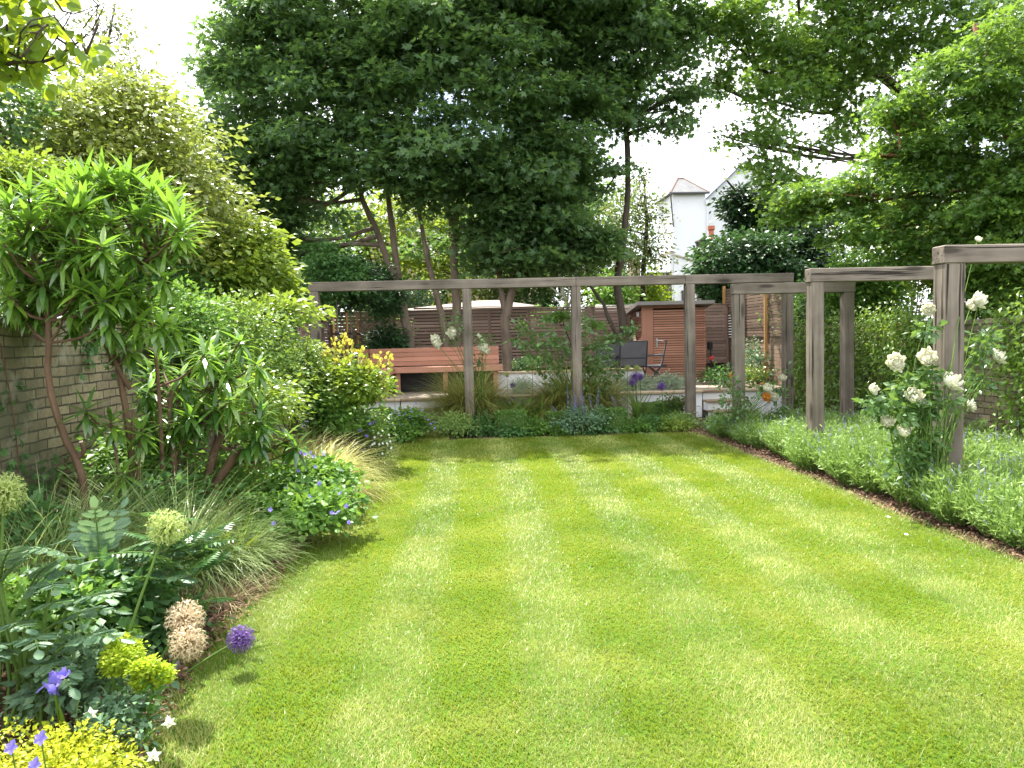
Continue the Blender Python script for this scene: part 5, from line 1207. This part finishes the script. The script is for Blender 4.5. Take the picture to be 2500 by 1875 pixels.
lb('leafy_shrub', 'bright green low shrub between the stump and the golden grasses', 640, 985, 7.1, (.46, .4, .34), 120, 24, .14, .05, 'laurel_leaf', nst=4)
lb('leafy_perennial', 'fresh green leafy clump between the leaning spurge stems', 330, 1120, 5.9, (.42, .3, .3), 90, 22, .12, .055, 'bed_leaf', cat='plant', nst=3)
# gold grasses
for lab, px, Y, n, L in (('golden arching grass mound spilling to the lawn edge', 800, 7.5, 3400, 1.1), ('golden arching grass behind the mound at the lawn edge', 740, 8.3, 2600, 1.1), ('golden grass nearer the stump with yellow blades', 690, 6.9, 1800, .85)):
    q = G(px, 1190 if Y > 7.5 else 1230); x = P(px, 1150, Y)[0]; tuft('golden_grass', lab, (x-.22, Y, .01), int(n*2), L*.84, .009, (.1, 1.25), (1.1, 2.7), 'golden_grass_leaf', .3, group='golden grasses of the left border')
for lab, px, Y, n, L, mt in (('dark fountain sedge at the foot of the left wall', 130, 4.5, 1500, 1.05, 'sedge_leaf'), ('arching sedge left of the blue green plant', 20, 4.1, 900, .95, 'sedge_leaf'), ('pale arching sedge beside the green allium head', 440, 4.9, 1500, .85, 'sedge_leaf'), ('pale sedge spilling toward the lawn before the blue flowers', 560, 5.05, 1100, .58, 'sedge_leaf'), ('sedge clump behind the blue green plant by the stump', 320, 5.2, 1400, 1.0, 'sedge_leaf')):
    x = P(px, 1250, Y)[0]; x = max(x, -2.95); tuft('sedge_clump', lab, (x, Y, .01), n, L, .0065, (.05, .8), (.8, 2.3), mt, .12, group='sedges of the left border')
tuft('dry_grass', 'clump of dry straw coloured grass flopping on the soil by the lawn', (-1.5, 4.55, .02), 260, .38, .004, (.9, 1.45), (.1, .7), 'straw', .12)
tuft('green_grass', 'bright green bladed clump beside the pale sedge', (P(545, 1300, 4.95)[0], 5.0, .01), 160, .5, .018, (.05, .6), (.3, 1.0), 'lime_leaf', .07)
# geraniums with violet flowers
def geranium(lab, px, py, Y, r, ncl, flowers):
    t = lb('geranium', lab, px, py, Y, r, ncl, 22, .11, .042, 'bed_leaf', ROUND, cat='plant', nst=3, stem='green_stem')
    for f in flowers: put_small(t, P(*f), f[2]*0+.02, 'violet_petal')
    return t
geranium('leafy geranium with violet flowers at the lawn edge, nearest of the left border', 735, 1240, 5.85, (.42, .46, .18), 170, [(755, 1212, 5.5), (830, 1205, 5.5), (745, 1110, 5.9), (818, 1255, 5.35), (826, 1250, 5.35), (852, 1275, 5.4), (810, 1252, 5.4), (668, 1278, 5.1), (660, 1245, 5.2), (735, 1105, 6.0), (765, 1115, 6.0), (700, 1190, 5.4), (780, 1180, 5.5), (845, 1235, 5.5)])
geranium('leafy geranium with a few violet flowers behind the nearest geranium', 740, 1170, 6.6, (.44, .42, .2), 150, [(757, 1105, 6.3), (700, 1130, 6.2), (790, 1110, 6.3), (835, 1150, 6.3), (728, 1150, 6.2), (770, 1140, 6.2)])
geranium('violet flowered geranium mound by the left steps at the end of the lawn', 985, 1035, 11.7, (.42, .36, .3), 120, [(1002, 997, 11.5), (1005, 1005, 11.4), (965, 1008, 11.4), (1015, 985, 11.6), (1030, 1002, 11.5), (1045, 1025, 11.4), (1052, 1035, 11.4), (1062, 1045, 11.4), (950, 1030, 11.4), (980, 1038, 11.3), (1020, 1015, 11.5), (1035, 1018, 11.5), (940, 1045, 11.2), (1000, 1020, 11.4), (990, 1010, 11.4), (1060, 1030, 11.5), (1010, 1035, 11.4), (975, 1015, 11.4)])
t = lb('salvia', 'purple and pink flowered perennial between golden grass and the far geranium', 900, 1040, 9.6, (.3, .4, .28), 70, 20, .11, .04, 'small_leaf', cat='plant', nst=3)
for f in [(850, 1030, 9.3), (856, 1034, 9.3), (900, 1020, 9.4), (905, 1035, 9.3), (915, 1030, 9.3), (880, 1050, 9.2), (860, 1080, 9.1), (895, 1065, 9.2)]: put_small(t, P(*f), .032, 'pink_petal' if f[0] < 862 else 'violet_petal')
t = lb('ground_cover', 'low white flecked plant at the far left lawn edge', 915, 1095, 9.6, (.26, .5, .14), 60, 22, .1, .035, 'birch_leaf', cat='plant', nst=0)
for i in range(26): put_small(t, P(915+rng.normal()*24, 1085+rng.normal()*18, 9.25), .02, 'white_petal')
# honey bush: big blue green toothed leaves
def pinnate(b, base_, az, L, w, npair, lean, curl, leaflet=OVAL, size=.1, drop=.25):
    n = 12; p = np.array(base_, float); d = np.array([math.cos(az), math.sin(az), 0]); pts = [p.copy()]; dirs = []
    for i in range(n):
        th = lean+curl*(i+.5)/n; q = math.sin(th)*d+math.cos(th)*np.array([0, 0, 1.]); p = p+q*L/n; pts.append(p.copy()); dirs.append(q)
    pts = np.array(pts); b.tube(pts, np.linspace(.006, .002, n+1), 4, 1); side = np.array([-math.sin(az), math.cos(az), 0])
    for j in range(npair):
        f = .25+.72*j/(npair-1); i = min(int(f*n), n-1); c = pts[i]; q = dirs[i]; nrm = np.cross(side, q); nrm = nrm if nrm[2] > 0 else -nrm
        s = size*math.sin(math.pi*(.25+.62*j/(npair-1)))*rng.uniform(.9, 1.1)
        for sd in (-1, 1):
            place(b, leaflet, c[None], (side*sd*.9+q*.55-np.array([0, 0, drop*.4]))[None], (nrm+side*sd*.15)[None], s)
    place(b, leaflet, pts[-1][None], dirs[-1][None], np.cross(side, dirs[-1])[None], size*.8)
def _tooth():
    L = []; m = 7
    for i in range(m+1):
        f = i/m; wv = .27*math.sin(math.pi*min(1, f*.93+.07))**.8; L.append((wv, f, .05)); L.append((wv*.72, min(1, f+.5/m), .045)) if i < m else None
    right = L; left = [(-x, y, z) for x, y, z in L]; mid = [(0, i/m, 0) for i in range(m+1)]
    V = right+left+mid; nr = len(right); Fa = []
    for s in (0, nr):
        for i in range(nr-1):
            mi0 = 2*nr+min(m, (i)//2); mi1 = 2*nr+min(m, (i+1)//2)
            f = (s+i, s+i+1, mi1) if s == 0 else (s+i+1, s+i, mi1); Fa.append(f)
            if mi0 != mi1: Fa.append((s+i, mi1, mi0) if s == 0 else (mi1, s+i, mi0))
    return np.array(V), np.array(Fa)
TOOTH = _tooth()
def honeybush(lab, spots, basep, size=.105):
    t = thing('honey_bush', lab, 'plant', basep); b = B(); bp = np.array(basep, float)
    for px, py, Y, az, L, lean, curl in spots: pinnate(b, P(px, py, Y), az, L, 0, 7, lean, curl, TOOTH, size); b.tube(smooth_path([bp+rng.normal(size=3)*np.array([.05, .05, 0]), (bp+P(px, py, Y))/2+np.array([0, 0, .05]), P(px, py, Y)], 6), .008, 5, 1)
    b.build('foliage', ['glaucous_leaf', 'green_stem'], t)
honeybush('blue green plant with big toothed leaves standing below the wall', [(245, 1385, 4.0, -1.2, .36, .15, .4), (245, 1390, 4.0, 2.4, .34, .5, .9), (250, 1390, 4.0, .2, .34, .7, 1.0), (255, 1395, 3.95, -.9, .36, 1.0, .8), (270, 1400, 3.9, -.3, .38, .8, 1.1), (235, 1400, 3.95, -2.2, .36, .8, 1.0), (250, 1380, 4.05, 1.5, .34, .4, .6), (290, 1420, 3.85, -.1, .34, 1.1, .8), (300, 1380, 3.9, -.6, .32, .6, .9), (330, 1440, 3.75, -.4, .3, .9, .8), (210, 1440, 3.8, -1.8, .32, .9, .8), (270, 1450, 3.75, -1.1, .34, 1.0, .7), (340, 1400, 3.85, .2, .3, .8, .9), (200, 1380, 3.95, -2.6, .32, .7, .9)], (P(250, 1400, 4)[0], 4.0, .01))
honeybush('blue green plant with big toothed leaves at the left edge in the front', [(60, 1520, 3.1, -.5, .3, .7, 1.0), (30, 1500, 3.1, .6, .3, .5, 1.0), (80, 1560, 3.0, -1.0, .28, 1.0, .8), (20, 1580, 3.0, -1.4, .3, .9, .9), (-10, 1450, 3.2, 0.1, .3, .4, .9), (110, 1540, 3.1, .1, .28, .9, .9), (40, 1640, 2.95, -.4, .28, 1.1, .7), (0, 1420, 3.2, -.8, .3, .5, .8), (100, 1640, 2.95, -.7, .26, 1.1, .9), (140, 1590, 2.95, -.2, .28, .9, .9), (160, 1500, 3.1, -.5, .28, .7, 1.0), (70, 1440, 3.2, -.3, .28, .5, 1.0), (120, 1450, 3.2, -1.0, .3, .8, .9), (50, 1590, 3.0, -1.6, .26, 1.0, .8), (-20, 1560, 3.05, -.6, .3, .8, .9)], (P(40, 1600, 3.1)[0], 3.15, .01), .09)
# ferny leaves
t = thing('ferny_plant', 'ferny leaved plant behind the beige allium heads', 'plant', (P(420, 1420, 4)[0], 4.0, .01)); b = B()
for i in range(40):
    az = rng.uniform(-2.6, 1.2); px = 425+rng.normal()*62; py = 1385+rng.normal()*40; pinnate(b, P(px, py, 3.95+rng.normal()*.12), az, rng.uniform(.2, .32), 0, 13, rng.uniform(.6, 1.2), rng.uniform(.3, .8), NARROW, .085)
for i in range(40):
    c = np.array(t.location)+np.array([rng.normal()*.05, rng.normal()*.05, 0]); b.tube(smooth_path([c, c+np.array([rng.normal()*.12, rng.normal()*.08, .25])], 4), .004, 4, 1)
b.build('foliage', ['fern_leaf', 'green_stem'], t)
lb('leafy_perennial', 'dark leaf clump under the ferny plant behind the purple allium', 350, 1530, 3.9, (.26, .26, .13), 46, 18, .12, .05, 'deep_leaf', cat='plant', nst=0)
lb('leafy_perennial', 'small grey leaved plant between honey bush and lime flower heads', 200, 1640, 3.1, (.24, .22, .16), 60, 20, .1, .04, 'glaucous_leaf', cat='plant', nst=0)
lb('leafy_perennial', 'green broad leaf clump left of the tall allium stem', 265, 1480, 3.7, (.22, .24, .18), 38, 16, .12, .07, 'deep_leaf', cat='plant', nst=0)
lb('leafy_perennial', 'small grey green plant by the lawn edging under the lime flower heads', 285, 1770, 2.8, (.11, .13, .13), 36, 18, .08, .03, 'glaucous_leaf', cat='plant', nst=0)
lb('leafy_perennial', 'shade plant at the foot of the blue green plant', 120, 1480, 3.6, (.4, .3, .2), 70, 18, .12, .06, 'bed_leaf', cat='plant', nst=0)
# euphorbia heads
def euph(lab, px, py, Y, R, bp):
    t = thing('lime_euphorbia', lab, 'plant', bp, 'lime flowered spurges by the lawn edging'); c = P(px, py, Y); b = B()
    b.tube(smooth_path([bp, (np.array(bp)+c)/2, c+np.array([0, 0, -R*.5])], 6), .006, 5, 0); n = 60
    u = rdir(n); u[:, 2] = np.abs(u[:, 2])*.5+.2; k = rng.random(n)
    base_ = np.array(bp)+(c-np.array(bp))*k[:, None]; place(b, NARROW, base_, u*np.array([1, 1, .5]), np.array([0, 0, 1.])+rng.normal(size=(n, 3))*.3, .075, 1); b.build('stem', ['green_stem', 'bed_leaf'], t)
    b = B(); b2 = [(c+rng.normal(size=3)*R*.5*np.array([1, 1, .4]), np.array([R, R, R*.75])*rng.uniform(.4, .62)) for _ in range(6)]
    foliage(b, b2, 330, 9, .014, .0115, ROUND, .8, 0, .7, up=1.0, jit=.4); b.build('flower_head', 'euphorbia_head', t)
euph('lime green spurge head, larger left one above the lawn edging', 270, 1602, 2.95, .078, (P(290, 1700, 2.95)[0], 2.95, .01))
euph('lime green spurge head, smaller right one above the lawn edging', 372, 1642, 2.85, .06, (P(345, 1720, 2.85)[0], 2.85, .01))
# yellow mound front corner
c = P(85, 1810, 2.5)
t = shrub('yellow_euonymus', 'bright yellow leaved low bush in the front left corner', (c[0], 2.5, .13), (.36, .3, .2), 360, 24, .05, .019, 'gold_leaf', OVAL, nst=4, stem='dark_bark', up=1.1)
for i, (px, py) in enumerate(((28, 1825), (100, 1803), (85, 1868))):
    q = P(px, py, 2.25); f = thing('violet_flower', ['left violet flower poking out of the yellow bush', 'right violet flower poking out of the yellow bush', 'lowest violet flower at the bottom edge in the yellow bush'][i], 'flower', (q[0], 2.3, .05), 'violet flowers in the yellow bush')
    b = B(); b.tube([(q[0], 2.3, .05), q], .0025, 4); b.build('stem', 'green_stem', f); put_small(f, q, .024, 'violet_petal', np.array([.1, -.7, .5]))
q = P(130, 1668, 2.75)
t = thing('blue_iris', 'blue iris bloom with a broad light green leaf behind the yellow bush', 'flower', (q[0]+.03, 2.75, .01)); b = B()
b.tube([(q[0]+.03, 2.75, .01), q], .004, 5); blades(b, np.array([[q[0]+.06, 2.72, .03]]*3), np.array([.3, 2.6, 1.2]), np.array([.3, .26, .2]), .03, np.array([.05, .1, .25]), .2, 5, 'lance'); b.build('stem', 'lime_leaf', t)
b = B(); petals(b, q, (0, -.2, 1), .032, 3, 2.0, 1.1, .4, 0, .12); petals(b, q+np.array([-.01, -.01, -.018]), (0, -.3, -1), .038, 3, 1.5, 1.0, 1.2, 0, .15); petals(b, q+np.array([.035, 0, .03]), (0, -.2, 1), .022, 4, 1.8, 1.1, .2, 0, .15); b.build('flower', 'violet_petal', t, True)
for i, (px, py, Y, lab) in enumerate(((412, 1762, 2.62, 'white star shaped aquilegia flower over the lawn edge'), (222, 1742, 2.7, 'white aquilegia flower above the yellow bush'), (375, 1845, 2.5, 'white aquilegia flower low at the bottom edge by the lawn'))):
    q = P(px, py, Y); g = np.array([min(q[0]-.05, -1.27), Y+.05, .01]); t = thing('aquilegia', lab, 'flower', g); b = B(); b.tube(smooth_path([g, (g+q)/2+np.array([0, 0, .05]), q], 6), .0025, 4); b.build('stem', 'green_stem', t)
    b = B()
    ax = unit(np.array([.3, -.7, -.25+.3*i])); u_ = unit(np.cross(ax, [0, 0, 1.])); v_ = np.cross(ax, u_); a = np.arange(5)*2*np.pi/5+i
    d = np.cos(a)[:, None]*u_+np.sin(a)[:, None]*v_
    place(b, OVAL, np.repeat(q[None], 5, 0), d+ax*.25+rng.normal(size=(5, 3))*.12, ax+d*.3, .027); place(b, ROUND, np.repeat(q[None], 5, 0), -(-np.cos(a+.6)[:, None]*u_-np.sin(a+.6)[:, None]*v_)*.5+ax*.9, d, .02); place(b, NARROW, np.repeat(q[None], 5, 0), d*.4-ax, d+.1, .028)
    b.build('flower', 'white_petal', t)
# ivy on the left wall
for lab, y0, y1, z0, z1, n in (('ivy trails hanging on the left brick wall', 4.3, 5.4, .3, 1.6, 22), ('creeper leaves at the foot of the left brick wall', 5.0, 7.5, .1, .8, 60), ('ivy over the top of the left brick wall behind the shrubs', 6.3, 13.5, 1.3, 1.9, 200)):
    t = thing('wall_ivy', lab, 'climber', (-3.08, (y0+y1)/2, 0)); b = B(); c = np.stack([np.full(n, -3.06), rng.uniform(y0, y1, n), rng.uniform(z0, z1, n)], 1); nl = 8 if n < 100 else 14
    pos = (c[:, None]+rng.normal(size=(n, nl, 3))*np.array([.03, .09, .09])).reshape(-1, 3); pos[:, 0] = np.maximum(pos[:, 0], -3.085); m = len(pos)
    place(b, MAPLE, pos, np.array([.2, 0, -.6])+rng.normal(size=(m, 3))*.5, np.array([1, 0, .3])+rng.normal(size=(m, 3))*.35, .06*rng.uniform(.6, 1.2, m)); b.build('foliage', 'deep_leaf', t)
    b = B(); b.tube([(-3.082, y0, .03), (-3.082, y1, .03)], .006, 4)
    for i in range(5): 
        y = rng.uniform(y0, y1); b.tube(smooth_path([(-3.085, y, .02), (-3.08, y+.1*rng.normal(), (z0+z1)/2), (-3.085, y+.2*rng.normal(), z1)], 8), .005, 4)
    b.build('stem', 'brown_stem', t)
# edging strip and small litter
t = thing('lawn_edging', 'grey metal edging strip along the soil beside the lawn at the front left', 'edging', (-1.5, 3, 0)); b = B()
ye = np.linspace(2.2, 3.6, 14); xe = -1.43+.03*np.sin(ye*4)
for i in range(13): b.beam((xe[i], ye[i], .03), (xe[i+1], ye[i+1], .03), .008, .07)
b.build('strip', 'edging', t)
q = G(2212*1.0, 1305, .03)
for i, (px, py, lab) in enumerate(((2208, 1305, 'fallen white petal on the lawn near the lavender edge'), (2105+60, 1262, 'white petal on the soil at the foot of the lavender'))):
    p = G(px, py, .045); b = B(); place(b, ROUND, p[None], np.array([[1., .1, 0]]), np.array([[0, -.2, 1.]]), .036); o = b.build('fallen_petal', 'white_petal', None, False, loc=p); tag(o, lab, 'petal')

# ================================================================== LIGHT
az = math.atan2(-.42, .91); el = math.radians(61)
sun = bpy.data.lights.new('sun', 'SUN'); sun.energy = 5.0; sun.angle = math.radians(.53); sun.color = (1, .95, .86)
so = bpy.data.objects.new('sun', sun); COL.objects.link(so)
d = Vector((math.sin(az)*math.cos(el), math.cos(az)*math.cos(el), math.sin(el)))
so.rotation_euler = d.to_track_quat('Z', 'Y').to_euler(); so.location = (0, 0, 30)

w = bpy.data.worlds.new('World'); SC.world = w; w.use_nodes = True
nt = w.node_tree; nt.nodes.clear()
out = nt.nodes.new('ShaderNodeOutputWorld'); bg = nt.nodes.new('ShaderNodeBackground'); sky = nt.nodes.new('ShaderNodeTexSky')
sky.sky_type = 'NISHITA'; sky.sun_disc = False; sky.sun_elevation = el; sky.sun_rotation = az; sky.air_density = 1.0; sky.dust_density = 1.5
tc = nt.nodes.new('ShaderNodeTexCoord'); nz = nt.nodes.new('ShaderNodeTexNoise'); nz.inputs['Scale'].default_value = 2.6; nz.inputs['Detail'].default_value = 6
nt.links.new(tc.outputs['Generated'], nz.inputs['Vector'])
rp = nt.nodes.new('ShaderNodeValToRGB'); rp.color_ramp.elements[0].position = .36; rp.color_ramp.elements[1].position = .5
nt.links.new(nz.outputs[0], rp.inputs[0])
mx = nt.nodes.new('ShaderNodeMix'); mx.data_type = 'RGBA'; nt.links.new(rp.outputs[0], mx.inputs[0]); nt.links.new(sky.outputs[0], mx.inputs[6]); mx.inputs[7].default_value = (9.5, 9.7, 10.0, 1)
nt.links.new(mx.outputs[2], bg.inputs['Color']); bg.inputs['Strength'].default_value = .11
nt.links.new(bg.outputs[0], out.inputs['Surface'])

SC.view_settings.view_transform = 'Standard'; SC.view_settings.look = 'None'; SC.view_settings.exposure = 1.62; SC.view_settings.gamma = 1
cy = SC.cycles; cy.max_bounces = 7; cy.diffuse_bounces = 3; cy.glossy_bounces = 2; cy.transmission_bounces = 5; cy.transparent_max_bounces = 4
cy.caustics_reflective = False; cy.caustics_refractive = False; cy.sample_clamp_indirect = 4; cy.use_denoising = True
SC.render.film_transparent = False
